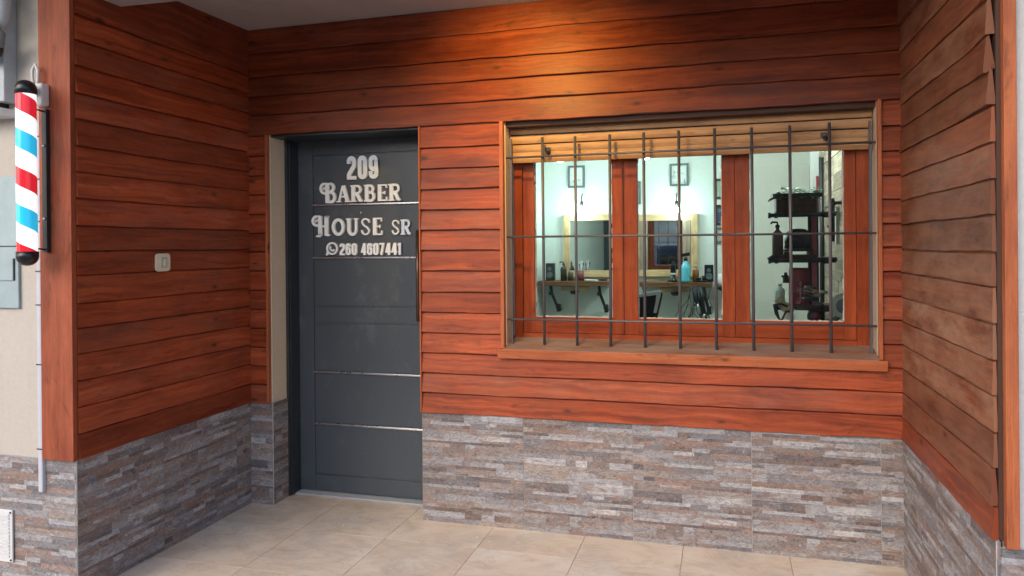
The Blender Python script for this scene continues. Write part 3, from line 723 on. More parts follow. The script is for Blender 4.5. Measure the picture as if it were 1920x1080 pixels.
m=MB(); m.tube([(-.42,D-.11,2.34),(-.30,D-.11,2.285),(-.250,D-.11,2.262),(-.243,D-.10,2.24),(-.262,D-.095,2.205),(-.32,D-.09,2.19),(-.42,D-.09,2.21)],[.005,.005,.008,.016,.022,.022,.02],10); m.build('black_sleeve',CABLE,sc_)
m=MB(); m.tube([(-.262,D-.09,2.235),(-.275,D-.09,2.18),(-.30,D-.09,2.145),(-.34,D-.09,2.16)],[.016,.022,.02,.012],10); m.build('cable_end',BLACKP,sc_)
# vent grille bottom-left
vg=thing('vent_grille',(-.40,D,.10),'white slotted vent grille low in the stone tiles at the left','vent')
m=MB(); m.box((-.52,D-.014,.108),(-.314,D-.006,.322)); m.build('frame',PLASTW,vg,.003)
m=MB()
for k in range(13): m.box((-.50,D-.0185,.13+k*.014),(-.328,D-.0145,.137+k*.014))
m.build('louvre',PLASTW,vg)
for z in (.118,.312):
    m=MB(); m.lathe([(0,0),(.004,0),(.004,.003),(0,.003)],(-.322,D-.0142,z),8,axis='y'); m.build('screw',BLACK,vg)
# ceiling spot lamp whose glow falls on the boards
LX,LYY,LZ=1.62,-.70,2.455
cl=thing('ceiling_spotlight',(LX,LYY,LZ),'small round warm ceiling spotlight under the porch ceiling above the window','lamp')
m=MB(); m.lathe([(.0005,LZ+.08),(.055,LZ+.08),(.058,LZ+.006),(.048,LZ),(.044,LZ+.008),(.0005,LZ+.008)],(LX,LYY,0),24); m.build('housing',BLACK,cl)
m=MB(); m.lathe([(.0005,LZ+.0075),(.042,LZ+.0075),(.042,LZ+.004),(.0005,LZ+.0035)],(LX,LYY,0),20); m.build('lens',emis('warm_lens',(1,.62,.28),6),cl)
ld=bpy.data.lights.new('spot_light','SPOT'); ld.energy=28; ld.color=(1,.62,.14); ld.spot_size=R(114); ld.spot_blend=1.0; ld.shadow_soft_size=.03
lo=bpy.data.objects.new('spot_light',ld); C.objects.link(lo); lo.parent=cl; lo.location=(0,0,-.01)
lo.rotation_euler=Vector((0,-.70,.44)).to_track_quat('Z','Y').to_euler()

# ------------------------------------------------------------------ inside the shop
BW=4.999                                    # mirror wall
def framed_mirror(x0,x1,z0,z1,label,fw=.075,rustic=False):
    ya,yb=(.036,.021) if rustic else (.02,.02)
    t=thing('wall_mirror',((x0+x1)/2,BW,z0),label,'mirror','mirrors over the shelves')
    m=MB(); a=.0
    for k,(p,q) in enumerate((((x0,z0),(x0+fw,z1)),((x1-fw,z0),(x1,z1)),((x0+fw,z1-fw),(x1-fw,z1)),((x0+fw,z0),(x1-fw,z0+fw)))):
        kk=len(m.uv); m.box((p[0],BW-.045,p[1]),(q[0],BW,q[1]),(.2*k+.1,.55,0))
        if k<2: m.uv[kk:]=[[(c,d) for d,c in u] for u in m.uv[kk:]]
    m.build('frame',LIGHTW,t,.003)
    m=MB(); m.face([(x0+fw,BW-ya,z0+fw),(x1-fw,BW-yb,z0+fw),(x1-fw,BW-yb,z1-fw),(x0+fw,BW-ya,z1-fw)]); m.build('glass',MIRROR,t)
    if rustic:
        m=MB(); fx=x0+fw
        m.box((fx+.001,BW-.05,z0+fw),(fx+.09,BW-.022,z1-fw),(.5,.42,.6)); m.uv=[[(c,d) for d,c in u] for u in m.uv]; m.build('inner_frame',PALLET,t,.003)
        m=MB(); m.box((x1-fw-.09,BW-.05,z0+fw),(x1-fw-.001,BW-.022,z1-fw),(.7,.42,.6))
        m.uv=[[(c,d) for d,c in u] for u in m.uv]; m.build('inner_frame',PALLET,t,.003)
framed_mirror(.70,1.42,1.02,1.745,'pine framed mirror on the back wall seen through the left pane')
framed_mirror(1.50,2.215,1.03,1.73,'pine framed mirror with rough inner strips seen through the middle pane',rustic=True)
def mirror_lamp(x,z,label):
    t=thing('mirror_lamp',(x,BW-.085,z),label,'lamp','bare bulb lamps')
    m=MB(); m.lathe([(.0005,-.036)]+[(.036*math.cos(R(a)),.036*math.sin(R(a))) for a in range(-80,81,16)]+[(.0005,.036)],(x,BW-.085,z),16); m.build('bulb',BULBM,t)
    m=MB(); m.tube([(x,BW-.085,z+.034),(x,BW-.085,z+.10)],.018,10); m.tube([(x,BW-.085,z+.09),(x,BW-.09,z+.15),(x,BW-.01,z+.19)],.006,8); m.build('holder',BLACK,t)
    l=bpy.data.lights.new('bulb_light','POINT'); l.energy=3.4; l.color=(.72,1,.95); l.shadow_soft_size=.04
    o=bpy.data.objects.new('bulb_light',l); C.objects.link(o); o.parent=t; o.location=(0,-.06,0)
mirror_lamp(.925,1.79,'bare glowing bulb lamp above the left mirror'); mirror_lamp(1.99,1.77,'bare glowing bulb lamp above the middle mirror')
def pendant(x,y,z,label,E=7):
    t=thing('pendant_bulb',(x,y,z),label,'lamp','bare bulb lamps')
    m=MB(); m.lathe([(.0005,-.034)]+[(.034*math.cos(R(a)),.034*math.sin(R(a))) for a in range(-80,81,16)]+[(.0005,.034)],(x,y,z),14); m.build('bulb',BULBM,t)
    m=MB(); m.tube([(x,y,z+.03),(x,y,z+.09)],.016,10); m.tube([(x,y,z+.09),(x,y,2.78)],.003,6); m.build('cord',PLASTW,t)
    l=bpy.data.lights.new('bulb_light','POINT'); l.energy=E; l.color=(.80,1,.94); l.shadow_soft_size=.04
    o=bpy.data.objects.new('bulb_light',l); C.objects.link(o); o.parent=t; o.location=(0,0,-.05)
pendant(.875,4.0,2.268,'glowing ceiling bulb seen at the top of the left pane'); pendant(1.75,4.0,2.264,'glowing ceiling bulb seen at the top of the middle pane')
pendant(2.95,3.1,2.62,'added unseen fill bulb hanging high in front of the black pipe shelf unit',24)  # added fill lamp, out of view above the blind, brightens the right pane's wall
# picture frames
GREYP=plain('grey_picture_frame',(.10,.13,.14),.5)
def art(name,seed,a=(.62,.66,.64),b=(.22,.25,.26)):
    n=N(name); p=n.n('ShaderNodeTexCoord').outputs['Object']
    n.base(n.ramp(n.noise(n.mapv(p,(9,9,9),(seed,0,seed)),1.6,5,.6,.8),[(.42,a),(.56,a),(.66,b)])); n.rough(.4); return n.m
def picture(x0,x1,z0,z1,label,seed,mat=GREYP,fw=.022,group='framed pictures on the back wall',a=(.62,.66,.64),b=(.22,.25,.26)):
    t=thing('picture_frame',((x0+x1)/2,BW,z0),label,'picture',group)
    m=MB(); m.box((x0,BW-.025,z0),(x0+fw,BW,z1)); m.box((x1-fw,BW-.025,z0),(x1,BW,z1)); m.box((x0+fw,BW-.025,z1-fw),(x1-fw,BW,z1)); m.box((x0+fw,BW-.025,z0),(x1-fw,BW,z0+fw)); m.build('frame',mat,t)
    m=MB(); m.box((x0+fw,BW-.010,z0+fw),(x1-fw,BW-.002,z1-fw)); m.build('print',art('print_art',seed,a,b),t)
picture(.755,.950,2.055,2.31,'small grey framed sketch above the left mirror',1)
picture(1.915,2.120,2.04,2.29,'small grey framed sketch above the middle mirror',4)
picture(2.262,2.40,2.37,2.60,'dark framed picture cut off by the roller blind',7,BLACK)
picture(2.390,2.56,1.885,2.105,'black framed green picture, upper of the two at the right of the middle pane',9,BLACK,a=(.30,.38,.30),b=(.55,.58,.52))
picture(2.390,2.56,1.600,1.82,'black framed dark blue picture, lower of the two at the right of the middle pane',12,BLACK,a=(.05,.07,.12),b=(.4,.42,.5))
picture(2.390,2.56,1.40,1.575,'small framed picture with pale top beneath the two black framed ones',15,GREYP,a=(.45,.42,.36),b=(.15,.12,.1))
picture(1.525,1.592,1.85,2.105,'narrow dark frame at the left edge of the middle pane',17,GREYP)
# shelves on black pipe brackets
def pipe_shelf(x0,x1,z,legs,label):
    t=thing('wall_shelf',((x0+x1)/2,BW-.2,z-.06),label,'shelf','dressing shelves')
    m=MB(); m.box((x0,4.66,z-.052),(x1,BW-.001,z),(.4,.55,0)); m.build('board',SHELFW,t,.004)
    for lx in legs:
        m=MB(); m.tube([(lx,4.74,z-.053),(lx+.01,4.74,z-.14),(lx+.035,4.84,z-.26),(lx+.05,4.93,z-.33),(lx+.055,4.997,z-.34)],.017,10)
        m.tube([(lx+.025,4.90,z-.30),(lx+.075,4.90,z-.30)],.030,10); m.tube([(lx,4.74,z-.16),(lx,4.74,z-.12)],.024,10)
        m.tube([(lx+.055,4.90,z-.36),(lx+.05,4.90,z-.29)],.024,10)
        m.build('pipe_bracket',BLACK,t)
    cx=(x0+x1)/2
    m=MB(); m.box((cx-.165,4.84,z-.115),(cx+.165,4.90,z-.068),(.3,.6,0)); m.build('cleat',LIGHTW,t,.003)
    m=MB(); m.lathe([(.0005,z-.155),(.035,z-.150),(.052,z-.125),(.052,z-.116),(.0005,z-.1155)],(cx+.0,4.80,0),14); m.build('cup_hook',BLACK,t)
pipe_shelf(.46,1.25,.985,(.597,1.149),'dark wooden shelf on black pipe brackets under the left mirror')
pipe_shelf(1.58,2.37,.980,(1.64,2.28),'dark wooden shelf on black pipe brackets under the middle mirror')
def speaker(x,z,label,h=.165,w_=.095,y=4.80):
    t=thing('desk_speaker',(x,y,z),label,'speaker','desk speakers')
    m=MB(); m.box((x-w_/2,y-.04,z+.001),(x+w_/2,y+.05,z+h)); m.build('cabinet',BLACKP,t,.006)
    for zz,r in ((z+h*.68,.02),(z+h*.32,.034)):
        m=MB(); m.lathe([(.0005,.0),(r*.5,.002),(r,.006),(r*1.1,.004),(r*1.1,.0)],(x,y-.0405,zz),14,axis='y',cap=False); m.build('driver',GREYP,t)
speaker(.58,.986,'black desk speaker at the left end of the left shelf',.20); speaker(2.335,.981,'black desk speaker at the right end of the middle shelf',.185)
def bottle(name,x,y,z,r,h,mat,label,cap=BLACKP,pump=False,cat='bottle'):
    t=thing(name,(x,y,z),label,cat)
    m=MB(); m.lathe([(.0005,z+.001),(r,z+.001),(r,z+h*.62),(r*.85,z+h*.70),(r*.34,z+h*.78),(r*.34,z+h*.84),(.0005,z+h*.84)],(x,y,0),16); m.build('body',mat,t)
    m=MB(); m.tube([(x,y,z+h*.841),(x,y,z+h*.92)],r*.42,10)
    if pump: m.tube([(x,y,z+h*.92),(x,y,z+h*.985),(x-r*.9,y-.004,z+h),(x-r*1.2,y-.006,z+h*.95)],r*.2,8)
    m.build('cap',cap,t); return t
DKG=tinted('dark_glass',.2); 
bottle('pump_bottle',.742,4.76,.986,.036,.215,plain('dark_bottle_glass',(.03,.035,.03),.15,var=.5,scale=60),'dark pump bottle on the left shelf',pump=True)
bottle('pump_bottle',.81,4.82,.986,.030,.15,plain('olive_bottle',(.10,.12,.08),.25),'small olive bottle beside the dark pump bottle')
t=thing('brush_jar',(.94,4.78,.986),'red jar of brushes on the left shelf','jar')
m=MB(); m.lathe([(.0005,.987),(.034,.987),(.036,1.10),(.033,1.10),(.031,.995),(.0005,.995)],(.94,4.78,0),16,cap=False); m.build('jar',plain('red_jar',(.20,.05,.06),.2),t)
for k,(dx,dz) in enumerate(((-.012,.17),(.008,.20),(.018,.18),(-.002,.19))):
    m=MB(); m.tube([(.94+dx*.3,4.78,1.0),(.94+dx*1.4,4.78-.004*k,.986+dz)],.0045,6); m.tube([(.94+dx*1.4,4.78-.004*k,.986+dz),(.94+dx*1.7,4.78-.004*k,1.01+dz)],[.008,.004],8); m.build('brush',PLASTW if k%2 else BLACKP,t)
m=MB(); m.obox((1.06,4.78,.995),(1,0,-.06),(0,1,0),(.06,0,1),(.075,.06,.006)); m.box((.99,4.74,.9865),(1.02,4.84,.989)); one(m,'folded_towel',PLASTW,'folded white towel lying on the left shelf','towel',(1.06,4.78,.986))
m=MB(); m.tube([(1.16,4.76,1.001),(1.22,4.78,1.001)],.014,8); m.tube([(1.13,4.755,1.0),(1.162,4.76,1.001)],.008,8); one(m,'hair_clipper',BLACKP,'black hair clipper lying at the right end of the left shelf','clipper',(1.18,4.77,.986))
t=thing('clipper_stand',(1.955,4.76,.981),'black clipper stand with a white band on the middle shelf','clipper stand')
m=MB(); m.lathe([(.0005,.982),(.05,.982),(.052,.995),(.03,1.02),(.028,1.06)],(1.955,4.76,0),16); m.build('base',BLACKP,t)
m=MB(); m.box((1.932,4.735,1.0605),(1.985,4.785,1.078)); m.build('band',PLASTW,t,.002)
m=MB(); m.box((1.930,4.735,1.0785),(1.987,4.785,1.17)); m.tube([(1.958,4.76,1.165),(1.958,4.76,1.19)],.018,10); m.build('clipper_body',BLACKP,t,.006)
m=MB(); m.obox((1.915,4.74,.992),(1,.2,.5),(0,1,0),(-.5,0,1),(.02,.015,.006)); m.build('foot',BLACKP,t)
t=thing('spray_bottle',(2.095,4.70,.981),'blue spray bottle with a black trigger on the middle shelf','spray bottle')
m=MB(); m.lathe([(.0005,.982),(.046,.982),(.050,1.00),(.050,1.12),(.044,1.165),(.020,1.195),(.018,1.21),(.0005,1.21)],(2.095,4.70,0),18); m.build('body',plain('cyan_plastic',(.12,.50,.62),.2,0,.1),t)
m=MB(); m.tube([(2.095,4.70,1.2105),(2.095,4.70,1.25)],.020,10); m.obox((2.085,4.70,1.275),(1,0,.18),(0,1,0),(-.18,0,1),(.055,.014,.018)); m.tube([(2.055,4.70,1.265),(2.06,4.70,1.225)],.006,6); m.build('trigger_head',BLACKP,t)
bottle('bottle',2.195,4.78,.981,.034,.20,plain('amber_liquid',(.30,.13,.05),.2),'amber bottle with a pale cap between the spray bottle and the speaker',cap=PLASTW)
t=thing('clipper_dock',(2.25,4.73,.981),'black charging dock with clippers in front of the middle shelf speaker','dock')
m=MB(); m.box((2.19,4.69,.982),(2.32,4.77,1.0)); m.build('base',BLACKP,t,.004)
m=MB(); m.tube([(2.23,4.73,1.0),(2.235,4.73,1.03)],.02,8); m.tube([(2.28,4.73,1.0),(2.275,4.73,1.05)],.014,8); m.build('cradle',BLACKP,t)
# hanging clippers and cables
t=thing('hanging_hair_tools',(2.23,4.63,.60),'black hair dryer and clippers hanging with looped cables from the middle shelf','hair dryer')
for k,(x,z0_,z1_,r) in enumerate(((2.19,.93,.73,.03),(2.255,.94,.60,.026))):
    m=MB(); m.tube([(x,4.63,z0_),(x+.01,4.63,(z0_+z1_)/2),(x+.03,4.625,z1_)],[r*.7,r,r*1.2],10); m.tube([(x-.012,4.62,z1_+.05),(x+.03,4.60,z1_-.02)],[r*.5,r*.7],10); m.build('tool_body',BLACKP,t)
m=MB(); m.tube([(2.20,4.60,.725),(2.235,4.595,.71),(2.22,4.59,.755)],[.016,.02,.012],10); m.build('nozzle',CHROME,t)
m=MB(); m.tube([(2.29,4.60,.65),(2.28,4.59,.61)],.014,8); m.build('nozzle',CHROME,t)
crng=random.Random(4)
for k in range(7):
    xa,xb=2.12+.03*k,2.05+.055*k; zz=.60+crng.uniform(-.03,.06)
    pts=[]
    for q in range(13):
        u=q/12; pts.append((xa+(xb-xa)*u+.05*math.sin(u*6.28+k),4.62-.004*k,.95-(.95-zz)*math.sin(u*math.pi)**.8))
    m=MB(); m.tube(pts,.0028,6); m.build('cable',BLACKP,t)
m=MB(); m.tube([(1.98,4.60,.62),(2.12,4.60,.80),(2.14,4.60,.88),(2.18,4.60,.94)],.004,6); m.tube([(2.06,4.595,.62),(2.13,4.595,.76),(2.17,4.595,.66),(2.24,4.595,.60)],.0035,6); m.build('cable',BLACKP,t)
# round white appliance by the middle pane's right edge
t=thing('wall_dryer',(2.47,4.80,.90),'round white appliance with a black base at the right edge of the middle pane','appliance')
m=MB(); m.lathe([(.0005,.93),(.05,.935),(.075,.97),(.078,1.01),(.055,1.06),(.0005,1.075)],(2.47,4.80,0),18); m.build('shell',PLASTW,t)
m=MB(); m.lathe([(.0005,.885),(.035,.887),(.06,.915),(.055,.9295),(.0005,.9298)],(2.475,4.80,0),16); m.tube([(2.475,4.8,.0),(2.475,4.8,.886)],.012,8); m.build('base',BLACKP,t)
# barber chair headrest/back seen in the middle pane
t=thing('barber_chair',(1.86,3.05,0),'black barber chair back with a white towel, in front of the middle shelf','chair')
m=MB(); m.prism_y([(1.74,.62),(1.90,.62),(1.985,.975),(1.955,.985),(1.775,.955),(1.755,.93)],3.0,3.09); m.build('backrest',BLACKP,t,.012)
m=MB(); m.prism_y([(1.785,.962),(1.945,.992),(1.975,.992),(1.93,.80),(1.905,.80),(1.925,.90),(1.93,.955),(1.795,.935),(1.775,.94)],2.965,2.985); m.build('towel',PLASTW,t,.003)
m=MB(); m.box((1.62,3.0,.48),(2.05,3.5,.60)); m.build('seat',BLACKP,t,.03)
for sx in (1.56,2.06):
    m=MB(); m.box((sx,3.05,.62),(sx+.06,3.42,.67)); m.box((sx+.015,3.2,.5),(sx+.045,3.26,.62)); m.build('armrest',BLACKP,t,.012)
m=MB(); m.lathe([(.0005,0.001),(.30,.001),(.30,.03),(.06,.06),(.045,.08),(.045,.479),(.0005,.479)],(1.84,3.25,0),24); m.build('base',CHROME,t)

# pipe shelf unit in the right pane (sides toward the plank wall)
UY=2.5
t=thing('pipe_shelf_unit',(3.10,UY,0),'black pipe shelf unit with dark boards seen through the right pane','shelf unit')
for z,x0 in ((1.605,2.815),(1.262,2.815),(.905,2.86)):
    m=MB(); m.box((x0+.05,UY-.04,z-.010),(3.30,UY+.24,z+.018),(.4,.35,0)); m.build('board',SHELFW,t,.003)
    m=MB(); m.tube([(x0,UY-.05,z-.005),(x0+.02,UY-.05,z-.005)],.023,10); m.tube([(x0+.02,UY-.05,z-.005),(3.29,UY-.05,z-.005)],.016,10); m.tube([(x0+.045,UY-.05,z-.005),(x0+.07,UY-.05,z-.005)],.023,10)
    if z<1.5: m.tube([(x0,UY-.05,z+.0),(x0+.03,UY-.05,z+.025),(x0+.045,UY-.05,z-.005)],.018,8)
    m.tube([(3.20,UY-.05,z-.005),(3.24,UY-.05,z-.005)],.024,10)
    m.build('pipe_rail',BLACK,t)
for x,y in ((3.118,UY+.02),(3.185,UY+.20)):
    m=MB(); m.tube([(x,y,.0),(x,y,1.80 if x>3.15 else 1.60)],.015,10); m.build('pipe_post',BLACK,t)
m=MB(); m.box((3.128,UY+.0,.93),(3.165,UY+.06,1.60)); m.build('maroon_post',plain('maroon_paint',(.35,.06,.09),.4),t,.003)
# planter box on the top shelf
t=thing('planter_box',(3.0,UY+.02,1.625),'dark wooden box planter with trailing green leaves on the top pipe shelf','planter')
m=MB(); m.box((2.875,UY-.04,1.624),(3.16,UY+.16,1.735),(.2,.3,0)); m.build('box',SHELFW,t,.004)
m=MB(); m.box((2.85,UY-.06,1.736),(3.20,UY+.18,1.765),(.8,.22,0)); m.obox((2.845,UY-.05,1.725),(1,0,.5),(0,1,0),(-.5,0,1),(.028,.1,.006)); m.build('rim',BLACK,t,.003)
LEAF=tinted('green_leaf',.5,scale=30); lr=random.Random(6); m=MB()
for k in range(170):
    c=Vector((lr.uniform(2.88,3.20),UY+lr.uniform(-.07,.15),1.768+abs(lr.gauss(0,.022)))); a=lr.uniform(0,6.28); l=lr.uniform(.02,.05)
    if lr.random()<.12: c.z-=.05; c.y=UY-.075
    d=Vector((math.cos(a),math.sin(a)*.6,lr.uniform(-.2,.6))).normalized()*l; s_=d.cross(Vector((0,0,1))).normalized()*l*.28
    g=lr.uniform(.6,1.6); col=(.10*g,.30*g,.07*g) if lr.random()<.8 else (.4,.5,.42)
    m.face([c-d*.5,c+s_,c+d*.5+Vector((0,0,-.006)),c-s_],None,col)
m.build('leaves',LEAF,t)
# second shelf things
bottle('oil_bottle',2.885,UY-.01,1.281,.040,.27,plain('brown_bottle_glass',(.10,.045,.03),.2,var=.5,scale=50),'brown bottle with a black pump on the second pipe shelf',pump=True)
t=thing('round_hat',(3.035,UY+.04,1.36),'black round hat on a wooden block on the second pipe shelf','hat')
m=MB(); m.lathe([(.10,1.35),(.098,1.43),(.085,1.47),(.055,1.495),(.0005,1.50)],(3.035,UY+.04,0),20); m.build('crown',BLACKP,t)
m=MB(); m.lathe([(.0005,1.3255),(.11,1.327),(.118,1.335),(.098,1.3495),(.0005,1.3495)],(3.035,UY+.04,0),22); m.build('brim',BLACK,t)
t=thing('wooden_crate',(2.98,UY+.02,1.281),'low dark wooden crate beneath the black hat on the second pipe shelf','crate')
m=MB(); m.box((2.865,UY-.045,1.2805),(3.155,UY+.10,1.302),(.2,.3,0)); m.build('base',SHELFW,t)
for x in (2.93,3.10):
    m=MB(); m.box((x,UY-.045,1.3025),(x+.035,UY+.10,1.325),(.6,.3,0)); m.build('block',SHELFW,t)
# third shelf things
t=thing('red_drum',(3.04,UY+.03,.924),'dark red metal drum canister on the lower pipe shelf','drum')
m=MB(); m.lathe([(.0005,.9245),(.078,.9245),(.080,.93),(.078,.935),(.078,1.01),(.081,1.015),(.078,1.02),(.078,1.09),(.081,1.095),(.078,1.10),(.078,1.185),(.070,1.20),(.0005,1.20)],(3.045,UY+.05,0),24); m.build('body',plain('dark_red_paint',(.20,.012,.022),.35),t)
m=MB(); m.tube([(2.915,UY+.05,1.135),(2.965,UY+.05,1.135)],.009,8); m.tube([(2.945,UY+.05,1.115),(2.945,UY+.05,1.165)],.013,8); m.box((2.925,UY+.03,1.085),(2.975,UY+.07,1.128)); m.build('valve',BLACK,t)
m=MB(); 
for k in range(12): m.tube([(3.035+.006*(k%2),UY-.03,.95+k*.013),(3.05,UY-.034,.956+k*.013)],.003,6)
m.build('chain',CHROME,t)
bottle('jar_of_liquid',2.90,UY-.0,.924,.035,.17,plain('pale_green_glass',(.5,.62,.56),.2),'pale bottle left of the red drum on the lower pipe shelf',cap=PLASTW)
t=thing('clutter_of_tools',(3.14,UY-.05,.924),'chrome and black hand tools heaped right of the red drum','tools')
tr_=random.Random(12)
for k in range(15):
    x=tr_.uniform(3.08,3.20); z=.93+tr_.random()*.13; a=tr_.uniform(-.6,.6); m=MB(); l=tr_.uniform(.02,.045)
    m.tube([(x-l*math.cos(a),UY-.06-.004*k,z-l*math.sin(a)+.01),(x+l*math.cos(a),UY-.06-.004*k,z+l*math.sin(a)+.01)],[tr_.uniform(.006,.012),tr_.uniform(.004,.014)],8); m.build('hand_tool',(CHROME,BLACKP,GREYP,SHELFW)[k%4],t)
t=thing('tan_cloth',(2.93,UY-.06,.90),'tan cloth draped over the left end of the lower pipe shelf','cloth')
m=MB(); rings=[]
for q in range(9):
    u=q/8; y=UY-.075-.004*math.sin(u*9); x=2.875+.10*u; z=.985-.10*u-.02*math.sin(u*3)
    rings.append([(x-.022,y-.004,z-.03),(x+.028,y-.006,z+.012),(x+.028,y+.006,z+.012),(x-.022,y+.006,z-.03)])
m.ring_surf(rings); m.build('fold',plain('tan_fabric',(.42,.35,.25),.9,0,.2),t)
t=thing('black_rack',(2.90,UY-.08,.80),'black wire rack with a white card hanging below the lower pipe shelf','rack')
m=MB()
for p in ([(2.85,UY-.09,.93),(2.862,UY-.09,.86),(2.90,UY-.09,.80)],[(2.862,UY-.09,.92),(2.885,UY-.09,.82)],[(2.90,UY-.09,.80),(2.935,UY-.09,.878),(2.99,UY-.09,.885)],[(2.85,UY-.095,.925),(2.90,UY-.095,.935),(2.945,UY-.09,.915)]): m.tube(p,.008,8)
m.build('wire',BLACK,t)
m=MB(); m.prism_y([(2.905,.78),(2.985,.78),(3.0,.868),(2.94,.868)],UY-.115,UY-.105); m.build('card',PLASTW,t)
t=thing('hanging_reel',(3.15,UY-.06,.82),'dark red and black round reel under the lower pipe shelf','reel')
m=MB(); m.lathe([(.0005,-.03),(.055,-.03),(.06,-.02),(.06,.02),(.055,.03),(.0005,.03)],(3.15,UY-.02,.835),20,axis='y'); m.build('drum',BLACK,t)
m=MB(); m.lathe([(.0005,-.0),(.03,-.001),(.033,.01),(.0005,.014)],(3.15,UY-.0505,.84),16,axis='y'); m.build('hub',plain('dark_red_plastic',(.14,.02,.03),.4),t)
# on the plank wall
m=MB(); m.prism_x([(4.69,1.70),(4.12,1.70),(4.12,2.03),(4.69,2.05)],3.345,3.3655); one(m,'red_wall_sign',plain('red_panel',(.25,.015,.02),.5),'plain dark red panel hung on the plank wall','panel',(3.36,4.4,1.7))
m=MB(); m.tube([(3.35,3.79,.4),(3.35,3.79,2.17)],.020,10); one(m,'black_wall_pipe',BLACK,'tall thin black pipe upright against the plank wall','pipe',(3.35,3.79,.4))
t=thing('wall_hook_rail',(3.33,2.9,1.4),'black pipe coat hook with a white strip on the plank wall','coat hook')
m=MB(); m.tube([(3.372,2.75,1.70),(3.33,2.75,1.70),(3.31,2.75,1.68),(3.31,2.75,1.40)],.014,8); m.tube([(3.33,2.75,1.70),(3.33,3.4,1.69)],.012,8); m.tube([(3.31,2.75,1.70),(3.30,2.75,1.735)],.02,8); m.tube([(3.30,3.0,1.52),(3.36,3.0,1.54)],.012,8); m.build('pipe_hook',BLACK,t)
m=MB(); m.box((3.345,2.86,1.38),(3.372,2.90,1.67)); m.build('white_strip',PLASTW,t)
t=thing('round_wall_fan',(3.30,2.36,.93),'round pale grey fan low on the plank wall behind the right pane','fan')
m=MB(); m.lathe([(.0005,-.02),(.06,-.03),(.088,-.02),(.092,0),(.088,.02),(.0005,.025)],(3.325,2.36,.93),26,axis='y'); m.build('shell',plain('grey_green_plastic',(.40,.44,.40),.4),t)
m=MB(); m.lathe([(.0005,0),(.055,.0),(.05,.008),(.0005,.010)],(3.325,2.33,.93),22,axis='y'); m.build('grille',GREYP,t)
m=MB(); m.tube([(3.31,2.4,.86),(3.26,2.45,.80),(3.20,2.5,.79),(3.22,2.5,.0)],[.02,.03,.025,.02],8); m.build('stand',GREYP,t)

# ------------------------------------------------------------------ across the street (seen in mirror and glass)
def car(x0,y,label):
    t=thing('parked_car',(x0+2.1,y,-.16),label,'car'); zb=-.16
    paint=plain('silver_blue_car_paint',(.13,.18,.26),.25,.4,.05,bump=0)
    sec=[(0,.55,.80,.70,.80),(.05,.40,.92,.80,.88),(.9,.35,1.0,.84,.9),(1.35,.33,1.02,.86,.9),(2.0,.33,1.02,.86,.9),(3.2,.33,1.02,.86,.9),(4.1,.35,1.0,.84,.88),(4.25,.45,.85,.80,.85)]
    rings=[[(x0+x,y-a,zb+lo),(x0+x,y-b*.98,zb+(lo+hi)/2),(x0+x,y-a*.95,zb+hi),(x0+x,y+a*.95,zb+hi),(x0+x,y+b*.98,zb+(lo+hi)/2),(x0+x,y+a,zb+lo)] for x,lo,hi,a,b in sec]
    m=MB(); m.ring_surf(rings); m.build('body',paint,t,.03)
    gl=plain('dark_car_glass',(.015,.02,.025),.08,bump=0)
    rings=[[(x0+x,y-a,zb+lo),(x0+x2,y-b,zb+1.5),(x0+x2,y+b,zb+1.5),(x0+x,y+a,zb+lo)] for x,x2,lo,a,b in ((1.0,1.6,1.015,.80,.66),(2.2,2.2,1.015,.82,.68),(3.2,3.1,1.015,.82,.68),(4.05,3.75,1.0,.78,.62))]
    m=MB(); m.ring_surf(rings); m.build('windows',gl,t)
    m=MB(); m.box((x0+1.58,y-.66,zb+1.503),(x0+3.78,y+.66,zb+1.545)); m.build('roof',paint,t,.03)
    for x in (2.28,3.22):
        for s_ in (-1,1):
            m=MB(); m.obox((x0+x,y+s_*.755,zb+1.26),(1,0,0),(0,-s_*.27,1),(0,1,.27*s_),(.04,.26,.012)); m.build('pillar',paint,t)
    for x in (.85,3.4):
        for s_ in (-1,1):
            m=MB(); m.lathe([(.0005,-.1),(.28,-.1),(.32,-.07),(.32,.07),(.28,.1),(.0005,.1)],(x0+x,y+s_*.78,zb+.32),24,axis='y'); wl=m.build('wheel',BLACKP,t)
            m=MB(); m.lathe([(.0005,-.112),(.2,-.108),(.21,.108),(.0005,.112)],(x0+x,y+s_*.78,zb+.32),18,axis='y'); m.build('rim',CHROME,wl)
    for s_ in (-.55,.55):
        m=MB(); m.box((x0-.01,y+s_-.12,zb+.62),(x0+.06,y+s_+.12,zb+.74)); m.build('headlight',PLASTW,t,.01)
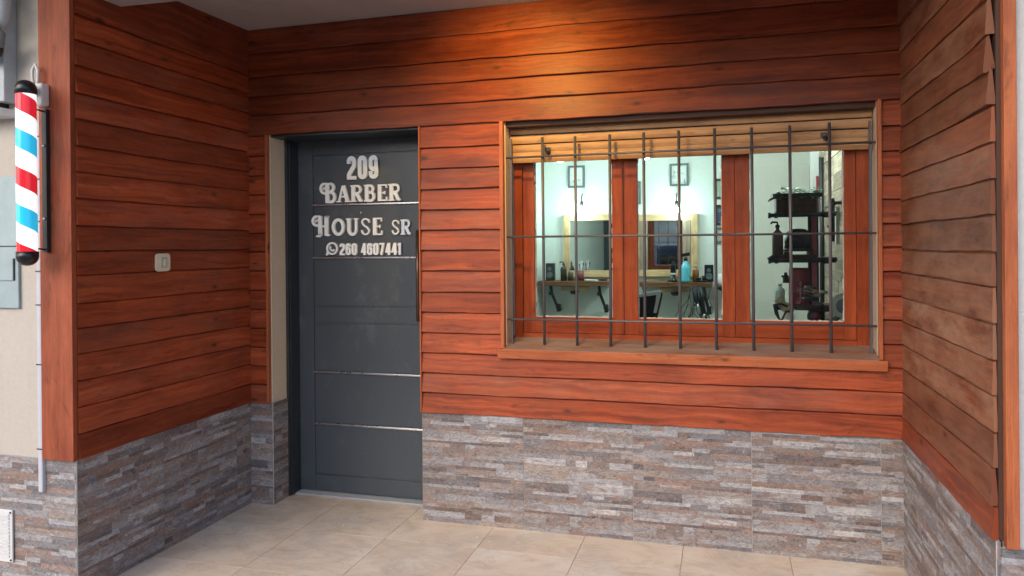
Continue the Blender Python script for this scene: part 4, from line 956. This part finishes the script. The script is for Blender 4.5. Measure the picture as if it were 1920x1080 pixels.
car(-.9,-6.6,'silver blue parked car reflected in the middle mirror')
hs=thing('opposite_house',(2,-15,0),'plain pale rendered house across the street','house')
m=MB(); m.box((-9,-19,-.16),(12,-14.5,3.2)); m.build('wall',CREAM,hs)
m=MB(); m.box((-9.3,-19.3,3.2),(12.3,-14.1,3.4)); m.build('roof',GREYBOX,hs)
for x in (-6,-1,5,9):
    m=MB(); m.box((x,-14.5,.9),(x+1.5,-14.42,2.1)); wd=m.build('window',SHELFW,hs)
    m=MB(); m.box((x+.1,-14.419,1.0),(x+1.4,-14.41,2.0)); m.build('pane',BLACKP,wd)
m=MB(); m.box((2.5,-14.5,0),(3.4,-14.43,2.1)); m.build('door',SHELFW,hs)

# street tree whose leaves glint in the window glass
tr=thing('street_tree',(.2,-10.2,-.17),'small leafy street tree across the road reflected in the window glass','tree')
m=MB(); m.tube([(.2,-10.2,-.17),(.22,-10.2,1.2),(.18,-10.22,2.2),(.3,-10.2,3.4)],[.14,.11,.09,.05],10)
for a,b,c in ((-1.1,3.6,.2),(1.2,3.9,-.3),(.3,4.4,.5),(-.5,4.2,-.5)): m.tube([(.19,-10.21,2.1),(.2+a*.5,-10.2+c*.5,2.9),(.2+a,-10.2+c,b)],[.06,.045,.02],7)
m.build('trunk',SHELFW,tr)
lr=random.Random(31); m=MB(); cl_=[(lr.gauss(.2,.95),lr.gauss(-10.2,.6),lr.uniform(2.5,4.9),lr.uniform(.25,.5)) for _ in range(34)]
for k in range(2600):
    q=cl_[k%34]; c=Vector((lr.gauss(q[0],q[3]*.5),lr.gauss(q[1],q[3]*.5),lr.gauss(q[2],q[3]*.4))); d=Vector((lr.uniform(-1,1),lr.uniform(-1,1),lr.uniform(-1,1))).normalized()*.08; e_=d.cross(Vector((lr.uniform(-1,1),lr.uniform(-1,1),lr.uniform(-1,1)))).normalized()*.035
    g=lr.uniform(.6,1.4); m.face([c-d,c+e_,c+d,c-e_],None,(.05*g,.10*g,.03*g))
m.build('crown',LEAF,tr)
